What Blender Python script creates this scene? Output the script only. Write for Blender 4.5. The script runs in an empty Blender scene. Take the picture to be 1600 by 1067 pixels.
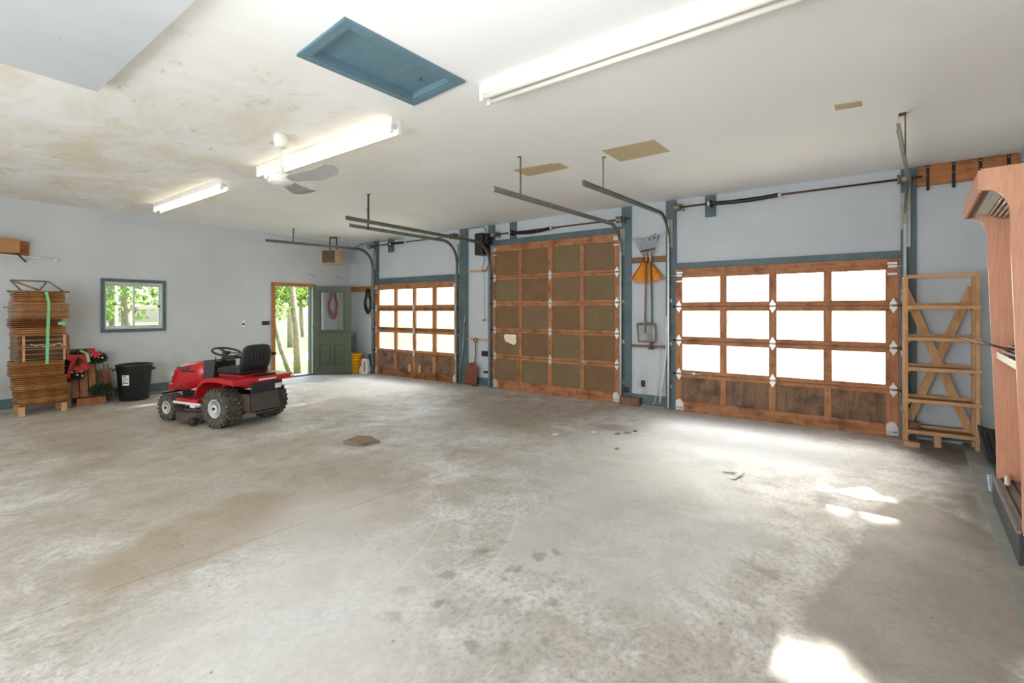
import bpy, bmesh, math, random
from mathutils import Vector, Matrix
R = random.Random(7)
PI = math.pi
C = bpy.context.scene.collection

# ------------------------------------------------------------------ camera
cd = bpy.data.cameras.new('camera'); cam = bpy.data.objects.new('camera', cd); C.objects.link(cam)
cam.location = (0, 0, 1.5)
YAW = math.radians(54.72)
cam.rotation_euler = (PI/2, 0, -YAW)
cd.sensor_width = 36.0; cd.lens = 718.0/1600*36.0
cd.shift_y = -(533.5-485.4)/1600.0
cd.clip_start = 0.05; cd.clip_end = 500
bpy.context.scene.camera = cam

# ------------------------------------------------------------------ world, sun, lights, exposure
sc = bpy.context.scene
sc.view_settings.view_transform = 'Standard'
try: sc.view_settings.look = 'None'
except Exception: pass
sc.view_settings.gamma = 1.0
sc.view_settings.use_curve_mapping = False
sc.view_settings.exposure = 0.14
SUN_DIR = Vector((-1.0, 0.035, -0.405)).normalized()
w = bpy.data.worlds.new('world'); sc.world = w; w.use_nodes = True
nt = w.node_tree; nt.nodes.clear()
sky = nt.nodes.new('ShaderNodeTexSky'); sky.sky_type = 'NISHITA'; sky.sun_disc = False
sky.sun_elevation = math.radians(35); sky.sun_rotation = math.radians(90)
sky.air_density = 1.0; sky.dust_density = 3.5; sky.ozone_density = 1.0
bg = nt.nodes.new('ShaderNodeBackground'); bg.inputs[1].default_value = 1.2
wo = nt.nodes.new('ShaderNodeOutputWorld')
hsv = nt.nodes.new('ShaderNodeHueSaturation'); hsv.inputs['Saturation'].default_value = .55; nt.links.new(sky.outputs[0], hsv.inputs['Color'])
nt.links.new(hsv.outputs[0], bg.inputs[0]); nt.links.new(bg.outputs[0], wo.inputs[0])

def lamp(name, kind, loc, energy, color=(1, 1, 1), rot=None, size=None, sizey=None, aim=None):
    l = bpy.data.lights.new(name, kind); l.energy = energy; l.color = color
    if kind == 'AREA' and size:
        l.shape = 'RECTANGLE'; l.size = size; l.size_y = sizey or size
    o = bpy.data.objects.new(name, l); C.objects.link(o); o.location = loc
    if aim is not None: o.rotation_euler = Vector(aim).to_track_quat('-Z', 'Y').to_euler()
    return o
sun = lamp('sun', 'SUN', (20, 0, 12), 26.0, (1, .93, .82), aim=SUN_DIR); sun.data.angle = math.radians(.6)
# added fill lamps at the unseen rear wall, standing in for daylight
lamp('rear_fill', 'AREA', (-3.0, 2.6, 1.35), 250, (.95, .975, 1.0), size=4.6, sizey=2.3, aim=(1, .12, .10))
lamp('rear_fill_far', 'AREA', (-3.0, 7.2, 1.35), 50, (.95, .975, 1.0), size=2.8, sizey=2.3, aim=(1, -.1, .02))
# added fill lamp by the camera, aimed at the ceiling like bounced flash
lamp('ceiling_fill', 'AREA', (.6, .9, 1.9), 34, (.93, .965, 1.0), size=.9, sizey=.9, aim=(.35, .28, 1))
# sky portals in the garage door openings and the side door
for n, loc, sx, sy, aim in (('portal_a', (7.2, 7.7, 1.3), 2.6, 1.5, (-1, 0, 0)), ('portal_b', (7.2, .7, 1.3), 2.6, 1.5, (-1, 0, 0)),
                            ('portal_c', (5.65, 10.12, 1.05), .9, 2.1, (0, -1, 0)), ('portal_d', (2.75, 10.12, 1.6), .85, .85, (0, -1, 0))):
    p = lamp(n, 'AREA', loc, 1, size=sx, sizey=sy, aim=aim); p.data.cycles.is_portal = True
sc.cycles.max_bounces = 8
sc.cycles.diffuse_bounces = 5
sc.cycles.sample_clamp_indirect = 6.0
try: sc.cycles.use_denoising = True
except Exception: pass

# ------------------------------------------------------------------ materials
def lin(c):
    return tuple((x/12.92 if x <= .04045 else ((x+.055)/1.055)**2.4) for x in c)
def hx(s):
    return lin(tuple(int(s[i:i+2], 16)/255 for i in (0, 2, 4)))
def newmat(name):
    m = bpy.data.materials.new(name); m.use_nodes = True
    return m, m.node_tree, m.node_tree.nodes['Principled BSDF']
def N(nt, t, **kw):
    n = nt.nodes.new(t)
    for k, v in kw.items(): setattr(n, k, v)
    return n
def coords(nt, scale=(1, 1, 1), kind='Object'):
    tc = N(nt, 'ShaderNodeTexCoord'); mp = N(nt, 'ShaderNodeMapping'); mp.inputs['Scale'].default_value = scale
    nt.links.new(tc.outputs[kind], mp.inputs[0]); return mp.outputs[0]
def noise(nt, co, scale, detail=6, rough=.6, dist=0.0):
    n = N(nt, 'ShaderNodeTexNoise'); n.inputs['Scale'].default_value = scale; n.inputs['Detail'].default_value = detail
    n.inputs['Roughness'].default_value = rough; n.inputs['Distortion'].default_value = dist
    nt.links.new(co, n.inputs['Vector']); return n.outputs[0]
def ramp(nt, fac, stops):
    r = N(nt, 'ShaderNodeValToRGB'); e = r.color_ramp.elements
    while len(e) < len(stops): e.new(.5)
    for i, (p, c) in enumerate(stops):
        e[i].position = p; e[i].color = (c if len(c) == 4 else (*c, 1))
    nt.links.new(fac, r.inputs[0]); return r.outputs[0]
def mixc(nt, fac, a, b, mode='MIX'):
    m = N(nt, 'ShaderNodeMix', data_type='RGBA', blend_type=mode)
    for idx, v in ((0, fac), (6, a), (7, b)):
        if hasattr(v, 'is_linked') or hasattr(v, 'links'): nt.links.new(v, m.inputs[idx])
        elif idx == 0: m.inputs[0].default_value = v
        else: m.inputs[idx].default_value = (*v, 1) if len(v) == 3 else v
    return m.outputs[2]
def mth(nt, op, a, b=None, clamp=False):
    m = N(nt, 'ShaderNodeMath', operation=op); m.use_clamp = clamp
    for i, v in enumerate((a, b)):
        if v is None: continue
        if hasattr(v, 'links'): nt.links.new(v, m.inputs[i])
        else: m.inputs[i].default_value = v
    return m.outputs[0]
def bump(nt, b, h, strength=.3, dist=.01):
    n = N(nt, 'ShaderNodeBump'); n.inputs['Strength'].default_value = strength; n.inputs['Distance'].default_value = dist
    nt.links.new(h, n.inputs['Height']); nt.links.new(n.outputs[0], b.inputs['Normal'])
def plain(name, col, rough=.5, metal=0.0, var=.12, scale=12, bumpy=0.0, spec=None):
    m, nt, b = newmat(name)
    co = coords(nt); n = noise(nt, co, scale)
    a = tuple(x*(1-var) for x in col); c = tuple(min(1, x*(1+var)) for x in col)
    nt.links.new(ramp(nt, n, [(.3, a), (.7, c)]), b.inputs['Base Color'])
    b.inputs['Roughness'].default_value = rough; b.inputs['Metallic'].default_value = metal
    if spec is not None: b.inputs['Specular IOR Level'].default_value = spec
    if bumpy: bump(nt, b, n, bumpy)
    return m
def wood(name, c1, c2, axis='z', rough=.55, stain=None, samt=.5, spec=.3):
    m, nt, b = newmat(name)
    s = {'x': (1.2, 14, 14), 'y': (14, 1.2, 14), 'z': (14, 14, 1.2)}[axis]
    n = noise(nt, coords(nt, s), 2.2, 8, .65, 1.2)
    col = ramp(nt, n, [(.32, c1), (.52, tuple((x+y)/2 for x, y in zip(c1, c2))), (.7, c2)])
    if stain:
        n2 = noise(nt, coords(nt, (1, 1, 1)), 4.5, 5, .7)
        f = ramp(nt, n2, [(.48, (0, 0, 0)), (.66, (samt,)*3)])
        col = mixc(nt, f, col, stain)
    nt.links.new(col, b.inputs['Base Color']); b.inputs['Roughness'].default_value = rough
    b.inputs['Specular IOR Level'].default_value = spec
    bump(nt, b, n, .25, .004)
    return m
M = {}
M['teal'] = plain('painted_teal', hx('54686d'), .5, var=.18, scale=5, bumpy=.1)
M['teal_ply'] = wood('painted_teal_plywood', hx('5a7682'), hx('6a8692'), 'y', .6)
cedar1, cedar2 = hx('945d3a'), hx('c28a5f')
M['cedar_y'] = wood('cedar_rail', cedar1, cedar2, 'y', stain=hx('5f3a22'), samt=.7)
M['cedar_z'] = wood('cedar_stile', cedar1, cedar2, 'z', stain=hx('6b4128'), samt=.6)
M['cedar_dark'] = wood('weathered_cedar_panel', hx('6a4c36'), hx('97755a'), 'z', stain=hx('3a2c24'), samt=.75)
M['cedar_rot'] = wood('mouldy_cedar_rail', hx('7a4a28'), hx('a86c3c'), 'y', stain=hx('3a2a1c'), samt=.95)
M['hb'] = [plain('brown_hardboard', hx('7f6348'), .75, var=.1, scale=3, spec=.15), plain('olive_hardboard', hx('7d6c50'), .75, var=.1, scale=3, spec=.15),
           plain('tan_hardboard', hx('806850'), .75, var=.1, scale=3, spec=.15)]
M['cream'] = plain('cream_paint', hx('efe7c8'), .6)
M['pine_y'] = wood('pine_y', hx('b88a5c'), hx('d8ad80'), 'y', stain=hx('8e6038'), samt=.35)
M['pine_x'] = wood('pine_x', hx('b88a5c'), hx('d8ad80'), 'x', stain=hx('8e6038'), samt=.35)
M['pine_z'] = wood('pine_z', hx('b88a5c'), hx('d8ad80'), 'z', stain=hx('8e6038'), samt=.35)
M['board'] = wood('orange_board', hx('9c6238'), hx('cc8c58'), 'y', stain=hx('4a2c18'), samt=.5)
M['board_x'] = wood('orange_board_x', hx('9c6238'), hx('cc8c58'), 'x', stain=hx('4a2c18'), samt=.5)
M['old_y'] = wood('old_ledge_board', hx('6e4e34'), hx('96704c'), 'y')
M['hoop'] = wood('bentwood', hx('74441f'), hx('b0783f'), 'x', .4)
M['hoop3'] = wood('bentwood_light', hx('8a5a2e'), hx('c8945a'), 'x', .4)
M['hoop2'] = wood('bentwood_dark', hx('5c361a'), hx('8a5a30'), 'x', .4)
M['greywood'] = wood('greyed_wood', hx('6a5c4c'), hx('978469'), 'z', .7)
M['sled'] = wood('sled_wood', hx('8a5a38'), hx('b88058'), 'z', .5)
M['galv'] = plain('galvanised_steel', hx('a9aca8'), .35, .9, var=.15, scale=9)
M['galv_dull'] = plain('dull_galvanised_track', hx('8d8d84'), .42, .8, var=.15, scale=7)
M['zinc'] = plain('zinc_hinge', hx('d4d4d0'), .35, .55, var=.1)
M['dark_metal'] = plain('dark_oiled_steel', hx('35312d'), .4, .7, var=.2)
M['brown_metal'] = plain('rusty_steel', hx('5f4033'), .55, .5, var=.3)
M['rust_red'] = plain('rusty_scoop', hx('7c4a35'), .6, .2, var=.3)
M['black'] = plain('black_plastic', hx('1c1d1f'), .42, var=.15)
M['blackr'] = plain('black_rubber', hx('26262a'), .75, var=.2)
M['vinyl'] = plain('black_vinyl', hx('202124'), .5, var=.1)
M['white'] = plain('white_enamel', hx('ecebe6'), .35, var=.03)
M['fanblade'] = plain('grey_white_blade', hx('a9aaa8'), .4, .1, var=.03)
M['white_pl'] = plain('white_plastic', hx('e8e8e4'), .45, var=.04)
M['yellow'] = plain('yellow_plastic', hx('edb21c'), .4, var=.05)
M['orange'] = plain('orange_plastic', hx('e08a18'), .45, var=.08)
M['redcord'] = plain('faded_red_cord', hx('a84a4e'), .6, var=.2)
M['blue'] = plain('blue_plastic', hx('2f6288'), .5)
M['paleblue'] = plain('pale_blue_bristle', hx('a9c4d6'), .7)
M['greentape'] = plain('green_tape', hx('7fc890'), .5, var=.05)
M['cardboard'] = plain('cardboard', hx('a67848'), .75, var=.08, scale=4)
M['tan'] = plain('bare_tan_drywall', hx('bfae8a'), .85, var=.04)
M['heater'] = plain('tan_heater', hx('b39a82'), .5)
M['heater_dk'] = plain('brown_louvre', hx('6e5745'), .5)
M['shovelsteel'] = plain('worn_shovel_steel', hx('8a8984'), .5, .6, var=.3, scale=10)
M['handle'] = wood('ash_handle', hx('7a5a3e'), hx('a07c58'), 'z')
M['greenh'] = plain('green_handle', hx('42605a'), .5)
M['red'] = plain('red_enamel', hx('b81c24'), .25, var=.06, spec=.6)
M['dusty'] = plain('dusty_black_plate', hx('4a4440'), .7, .1, var=.2)
M['mower'] = plain('dirty_mower_deck', hx('52443a'), .7, .1, var=.3)
M['rim'] = plain('white_rim', hx('dededd'), .4, var=.06)
M['laminate'] = wood('copper_laminate', hx('d39676'), hx('e2ac8c'), 'z', .38, spec=.5)
M['laminate_in'] = wood('copper_laminate_inner', hx('c08878'), hx('d09a88'), 'z', .42, spec=.5)
M['dkbrown'] = plain('dark_brown_edge', hx('7a5046'), .5)
M['cream_metal'] = plain('cream_shelf_metal', hx('e9e2d0'), .4, .1, var=.03)
M['charcoal'] = plain('charcoal_base', hx('3f4244'), .5, var=.15, scale=5)
M['greymetal'] = plain('grey_deck_metal', hx('8a8a88'), .45, .15, var=.2)
M['concrete_curb'] = plain('curb_concrete', hx('8f908a'), .8, var=.14, scale=6, bumpy=.2)
M['stone'] = plain('brown_mat', hx('8a7660'), .8, var=.12, scale=9)
M['redleaf'] = plain('red_fabric', hx('b3222c'), .6, var=.15)
M['dkgreen'] = plain('dark_needles', hx('334a30'), .7, var=.35)
M['ball'] = plain('white_bauble', hx('f0ead8'), .2)
M['paper'] = plain('paper', hx('e6e4df'), .7)
M['scrap_red'] = plain('red_scrap', hx('a87a78'), .7)
M['green_door'] = plain('olive_green_paint', hx('47533a'), .45, var=.12, scale=4, bumpy=.08)
M['green_mould'] = plain('dark_green_moulding', hx('3a4632'), .45, var=.1)
M['brass'] = plain('aged_brass', hx('7c6a48'), .35, .8)
M['alu'] = plain('window_frame_white', hx('c9cec9'), .4, .1, var=.04)
M['bark'] = plain('pale_bark', hx('8b8068'), .85, var=.35, scale=9, bumpy=.5)
M['roofing'] = plain('outside_wall', hx('8a8f8c'), .8)

def emis(name, col, strength):
    m, nt, b = newmat(name)
    b.inputs['Base Color'].default_value = (*col, 1); b.inputs['Emission Color'].default_value = (*col, 1)
    b.inputs['Emission Strength'].default_value = strength; return m
M['tube_on'] = emis('lit_fluorescent_tube', (1, .88, .66), 3.6)
M['tube_off'] = plain('unlit_fluorescent_tube', hx('f2efe4'), .25, var=.02)

def glass():
    m, nt, b = newmat('window_glass'); nt.nodes.remove(b)
    out = [n for n in nt.nodes if n.type == 'OUTPUT_MATERIAL'][0]
    t = N(nt, 'ShaderNodeBsdfTransparent'); t.inputs[0].default_value = (.93, .95, .94, 1)
    g = N(nt, 'ShaderNodeBsdfGlossy'); g.inputs['Roughness'].default_value = .03
    f = N(nt, 'ShaderNodeLayerWeight'); f.inputs[0].default_value = .5
    fr = mth(nt, 'ADD', mth(nt, 'MULTIPLY', mth(nt, 'POWER', f.outputs['Facing'], 5.0), .8), .04, True)
    mx = N(nt, 'ShaderNodeMixShader'); nt.links.new(fr, mx.inputs[0])
    nt.links.new(t.outputs[0], mx.inputs[1]); nt.links.new(g.outputs[0], mx.inputs[2]); nt.links.new(mx.outputs[0], out.inputs[0])
    return m
M['glass'] = glass()

def wall_mat(name, base, dark):
    m, nt, b = newmat(name)
    co = coords(nt)
    n1 = noise(nt, co, .9, 5, .6); n2 = noise(nt, co, 9, 6, .7); n3 = noise(nt, coords(nt, (1, 1, 3)), 26, 3, .5)
    col = ramp(nt, n1, [(.3, tuple(x*.93 for x in base)), (.7, tuple(min(1, x*1.05) for x in base))])
    f = ramp(nt, n2, [(.60, (0, 0, 0)), (.74, (.30,)*3)]); col = mixc(nt, f, col, tuple(x*.86 for x in base))
    f = ramp(nt, n3, [(.725, (0, 0, 0)), (.755, (.8,)*3)]); col = mixc(nt, f, col, dark)
    # damp, dirty splash zone that the real wall has just above its baseboard
    sp = N(nt, 'ShaderNodeSeparateXYZ'); nt.links.new(co, sp.inputs[0])
    low = mth(nt, 'SUBTRACT', 1.0, mth(nt, 'DIVIDE', sp.outputs[2], .75), True)
    n4 = noise(nt, coords(nt, (2.2, 2.2, 1)), 1.6, 6, .7)
    f = mth(nt, 'MULTIPLY', low, ramp(nt, n4, [(.46, (0, 0, 0)), (.62, (.9,)*3)]))
    col = mixc(nt, f, col, dark)
    nt.links.new(col, b.inputs['Base Color']); b.inputs['Roughness'].default_value = .7
    bump(nt, b, n2, .12, .006); return m
M['wall'] = wall_mat('pale_blue_grey_wall', hx('c2c9ce'), hx('9c9684'))
M['wall_in'] = wall_mat('pale_white_wall', hx('c5cacc'), hx('a09a88'))

def ceil_mat():
    m, nt, b = newmat('stained_white_ceiling'); co = coords(nt)
    sp = N(nt, 'ShaderNodeSeparateXYZ'); nt.links.new(co, sp.inputs[0])
    base = hx('e9e9e6')
    n0 = noise(nt, co, .6, 4, .5); col = ramp(nt, n0, [(.3, hx('ececea')), (.7, hx('f5f5f3'))])
    # water-stained half: x below about 3.4 and y above about 3
    mp = N(nt, 'ShaderNodeMapRange'); mp.inputs[1].default_value = 2.5; mp.inputs[2].default_value = 4.4; mp.clamp = True
    nt.links.new(sp.outputs[1], mp.inputs[0])
    mx = N(nt, 'ShaderNodeMapRange'); mx.inputs[1].default_value = 4.2; mx.inputs[2].default_value = 2.2; mx.clamp = True
    nt.links.new(sp.outputs[0], mx.inputs[0])
    reg = mth(nt, 'MULTIPLY', mp.outputs[0], mx.outputs[0])
    n1 = noise(nt, coords(nt, (1, .55, 1)), 1.5, 8, .68, .6)
    f = mth(nt, 'MULTIPLY', reg, ramp(nt, n1, [(.42, (0, 0, 0)), (.66, (.62,)*3)]))
    col = mixc(nt, f, col, hx('d6c8a6'))
    n2 = noise(nt, coords(nt, (1.4, .8, 1)), 3.2, 8, .75, .8)
    f = mth(nt, 'MULTIPLY', reg, ramp(nt, n2, [(.58, (0, 0, 0)), (.72, (.7,)*3)]))
    col = mixc(nt, f, col, hx('8f8368'))
    nt.links.new(col, b.inputs['Base Color']); b.inputs['Roughness'].default_value = .75
    n3 = noise(nt, co, 5, 5, .6); bump(nt, b, n3, .1, .01); return m
M['ceiling'] = ceil_mat()

def floor_mat():
    m, nt, b = newmat('worn_concrete_floor'); co = coords(nt)
    def blob(cx, cy, rx, ry, soft=.4, ang=0.0):
        mp = N(nt, 'ShaderNodeMapping'); mp.vector_type = 'TEXTURE'
        mp.inputs['Location'].default_value = (cx, cy, 0); mp.inputs['Rotation'].default_value = (0, 0, ang); mp.inputs['Scale'].default_value = (rx, ry, 100)
        nt.links.new(co, mp.inputs[0])
        ln = N(nt, 'ShaderNodeVectorMath', operation='LENGTH'); nt.links.new(mp.outputs[0], ln.inputs[0])
        wob = mth(nt, 'ADD', ln.outputs['Value'], mth(nt, 'MULTIPLY', mth(nt, 'SUBTRACT', big, .5), 1.6))
        r = N(nt, 'ShaderNodeMapRange'); r.inputs[1].default_value = 1.0; r.inputs[2].default_value = 1.0-soft; r.clamp = True
        nt.links.new(wob, r.inputs[0]); return r.outputs[0]
    big = noise(nt, co, 1.1, 7, .62, .3)
    mid = noise(nt, co, 4.2, 8, .72, .5)
    fine = noise(nt, co, 30, 6, .75)
    col = ramp(nt, big, [(.34, hx('b7afa3')), (.5, hx('cac5bd')), (.64, hx('d9d7d3'))])
    f = ramp(nt, mid, [(.45, (0, 0, 0)), (.68, (.55,)*3)]); col = mixc(nt, f, col, hx('9a9182'))
    f = ramp(nt, noise(nt, coords(nt, (1, 1, 1)), 2.3, 9, .78, .8), [(.49, (0, 0, 0)), (.64, (.85,)*3)]); col = mixc(nt, f, col, hx('e6e4e0'))
    f = ramp(nt, fine, [(.47, (0, 0, 0)), (.66, (.55,)*3)]); col = mixc(nt, f, col, hx('857e71'))
    # drag scratches, pale
    sc1 = noise(nt, coords(nt, (.55, 9, 1)), 3.0, 3, .5, .4)
    f = ramp(nt, sc1, [(.69, (0, 0, 0)), (.73, (.5,)*3)]); col = mixc(nt, f, col, hx('e6e3dc'))
    # dirtier strips (old tyre lanes), tan patches and darker floor by the curb
    for (cx, cy, rx, ry, s, a, c, k) in ((3.2, -.36, 1.9, .44, .14, -.2, '978f84', .8), (1.9, 4.6, 1.9, 2.6, .6, 0, 'a89c88', .5), (1.35, 3.45, .8, .5, .3, .6, 'a8957f', .6), (2.9, 3.9, 1.2, .5, .4, -.5, 'a39682', .5), (6.35, -.9, .75, .42, .7, 0, '5f584d', .9),
                                         (1.9, 7.8, 1.8, 2.4, .7, 0, '9c8c72', .6), (4.9, 4.3, 1.6, 1.1, .5, .3, '9d9484', .5), (5.7, 3.7, 1.2, 1.6, .6, 0, '968a78', .5), (5.55, 2.3, .3, .35, .6, 0, '83716c', .8),
                                         (4.9, -.85, 1.3, .22, .8, -.1, '6e665a', .8), (2.1, 2.9, 1.0, .5, .5, .5, 'ab9b89', .55)):
        f = mth(nt, 'MULTIPLY', blob(cx, cy, rx, ry, s, a), k); col = mixc(nt, f, col, hx(c))
    # pale worn areas; bluish ones by the glazed doors are daylight put into the colour
    for (cx, cy, rx, ry, s, a, c, k) in ((5.7, 1.1, 1.7, 1.6, .6, 0, 'd9dde2', .75), (4.2, 1.9, 1.3, 1.1, .6, 0, 'd0cfcc', .5), (1.3, 2.2, 1.6, .9, .6, .9, 'e0dedb', .6), (3.35, 1.15, 1.35, .85, .18, -.15, 'd2d1ce', .6), (6.0, 8.0, 1.4, 1.9, .7, 0, 'd6d9db', .7)):
        f = mth(nt, 'MULTIPLY', blob(cx, cy, rx, ry, s, a), k); col = mixc(nt, f, col, hx(c))
    def ring(cx, cy, rad, wd, side):
        mp = N(nt, 'ShaderNodeMapping'); mp.vector_type = 'TEXTURE'; mp.inputs['Location'].default_value = (cx, cy, 0)
        nt.links.new(co, mp.inputs[0]); ln = N(nt, 'ShaderNodeVectorMath', operation='LENGTH'); nt.links.new(mp.outputs[0], ln.inputs[0])
        d = mth(nt, 'ABSOLUTE', mth(nt, 'SUBTRACT', mth(nt, 'ADD', ln.outputs['Value'], mth(nt, 'MULTIPLY', mid, .05)), rad))
        return mth(nt, 'MULTIPLY', mth(nt, 'MULTIPLY', mth(nt, 'SUBTRACT', 1.0, mth(nt, 'DIVIDE', d, wd), True), ramp(nt, fine, [(.38, (0, 0, 0)), (.58, (1, 1, 1))])), blob(*side))
    for (cx, cy, rad, wd, side) in ((1.75, 3.55, 1.95, .016, (2.5, 1.8, 1.0, .7, .3)), (1.45, 3.6, 1.60, .012, (2.4, 2.2, .9, .7, .3))):
        f = mth(nt, 'MULTIPLY', ring(cx, cy, rad, wd, side), .5); col = mixc(nt, f, col, hx('efece6'))
    # oil spots
    v = N(nt, 'ShaderNodeTexVoronoi'); v.inputs['Scale'].default_value = 5.5; v.inputs['Randomness'].default_value = 1
    dv = N(nt, 'ShaderNodeVectorMath', operation='ADD'); nt.links.new(co, dv.inputs[0])
    nn = N(nt, 'ShaderNodeTexNoise'); nn.inputs['Scale'].default_value = 14; nt.links.new(co, nn.inputs['Vector'])
    sv = N(nt, 'ShaderNodeVectorMath', operation='SCALE'); sv.inputs['Scale'].default_value = .11; nt.links.new(nn.outputs['Color'], sv.inputs[0])
    nt.links.new(sv.outputs[0], dv.inputs[1]); nt.links.new(dv.outputs[0], v.inputs['Vector'])
    spot = ramp(nt, v.outputs['Distance'], [(.20, (1, 1, 1)), (.34, (0, 0, 0))])
    f = mth(nt, 'MULTIPLY', mth(nt, 'MULTIPLY', spot, blob(2.0, 1.5, .8, .5, .3)), .5); col = mixc(nt, f, col, hx('757069'))
    # small pits and specks all over
    v2 = N(nt, 'ShaderNodeTexVoronoi'); v2.inputs['Scale'].default_value = 6.0; nt.links.new(co, v2.inputs['Vector'])
    f = ramp(nt, v2.outputs['Distance'], [(.035, (.6,)*3), (.06, (0, 0, 0))]); col = mixc(nt, f, col, hx('6c655a'))
    nt.links.new(col, b.inputs['Base Color'])
    rr = ramp(nt, mid, [(.3, (.42,)*3), (.7, (.72,)*3)]); nt.links.new(rr, b.inputs['Roughness'])
    b.inputs['Specular IOR Level'].default_value = .35
    bump(nt, b, mid, .12, .01); return m
M['floor'] = floor_mat()
def tread_mat():
    m, nt, b = newmat('muddy_tyre'); co = coords(nt)
    n = noise(nt, co, 22, 6, .7); n2 = noise(nt, co, 42, 4, .6)
    col = ramp(nt, n, [(.35, hx('2c2a26')), (.6, hx('5b564a'))])
    col = mixc(nt, ramp(nt, n2, [(.6, (0, 0, 0)), (.68, (.8,)*3)]), col, hx('a8a596'))
    nt.links.new(col, b.inputs['Base Color']); b.inputs['Roughness'].default_value = .85; bump(nt, b, n, .5, .01); return m
M['tyre'] = tread_mat()
def leaf_mat(name, a, c):
    m, nt, b = newmat(name); nt.nodes.remove(b)
    out = [n for n in nt.nodes if n.type == 'OUTPUT_MATERIAL'][0]
    n = noise(nt, coords(nt), 3.0, 4, .6); col = ramp(nt, n, [(.3, a), (.7, c)])
    d = N(nt, 'ShaderNodeBsdfDiffuse'); t = N(nt, 'ShaderNodeBsdfTranslucent'); mx = N(nt, 'ShaderNodeMixShader'); mx.inputs[0].default_value = .4
    nt.links.new(col, d.inputs[0]); nt.links.new(col, t.inputs[0]); nt.links.new(d.outputs[0], mx.inputs[1]); nt.links.new(t.outputs[0], mx.inputs[2])
    nt.links.new(mx.outputs[0], out.inputs[0]); return m
M['leaf'] = leaf_mat('fresh_leaves', hx('3c5a24'), hx('7f9c48'))
M['leaf2'] = leaf_mat('deep_leaves', hx('33502a'), hx('6c8c48'))
M['lawn'] = plain('lawn', hx('37581f'), .9, var=.25, scale=3)
M['gravel'] = plain('pale_gravel', hx('d6d2c8'), .9, var=.1, scale=14)

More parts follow.
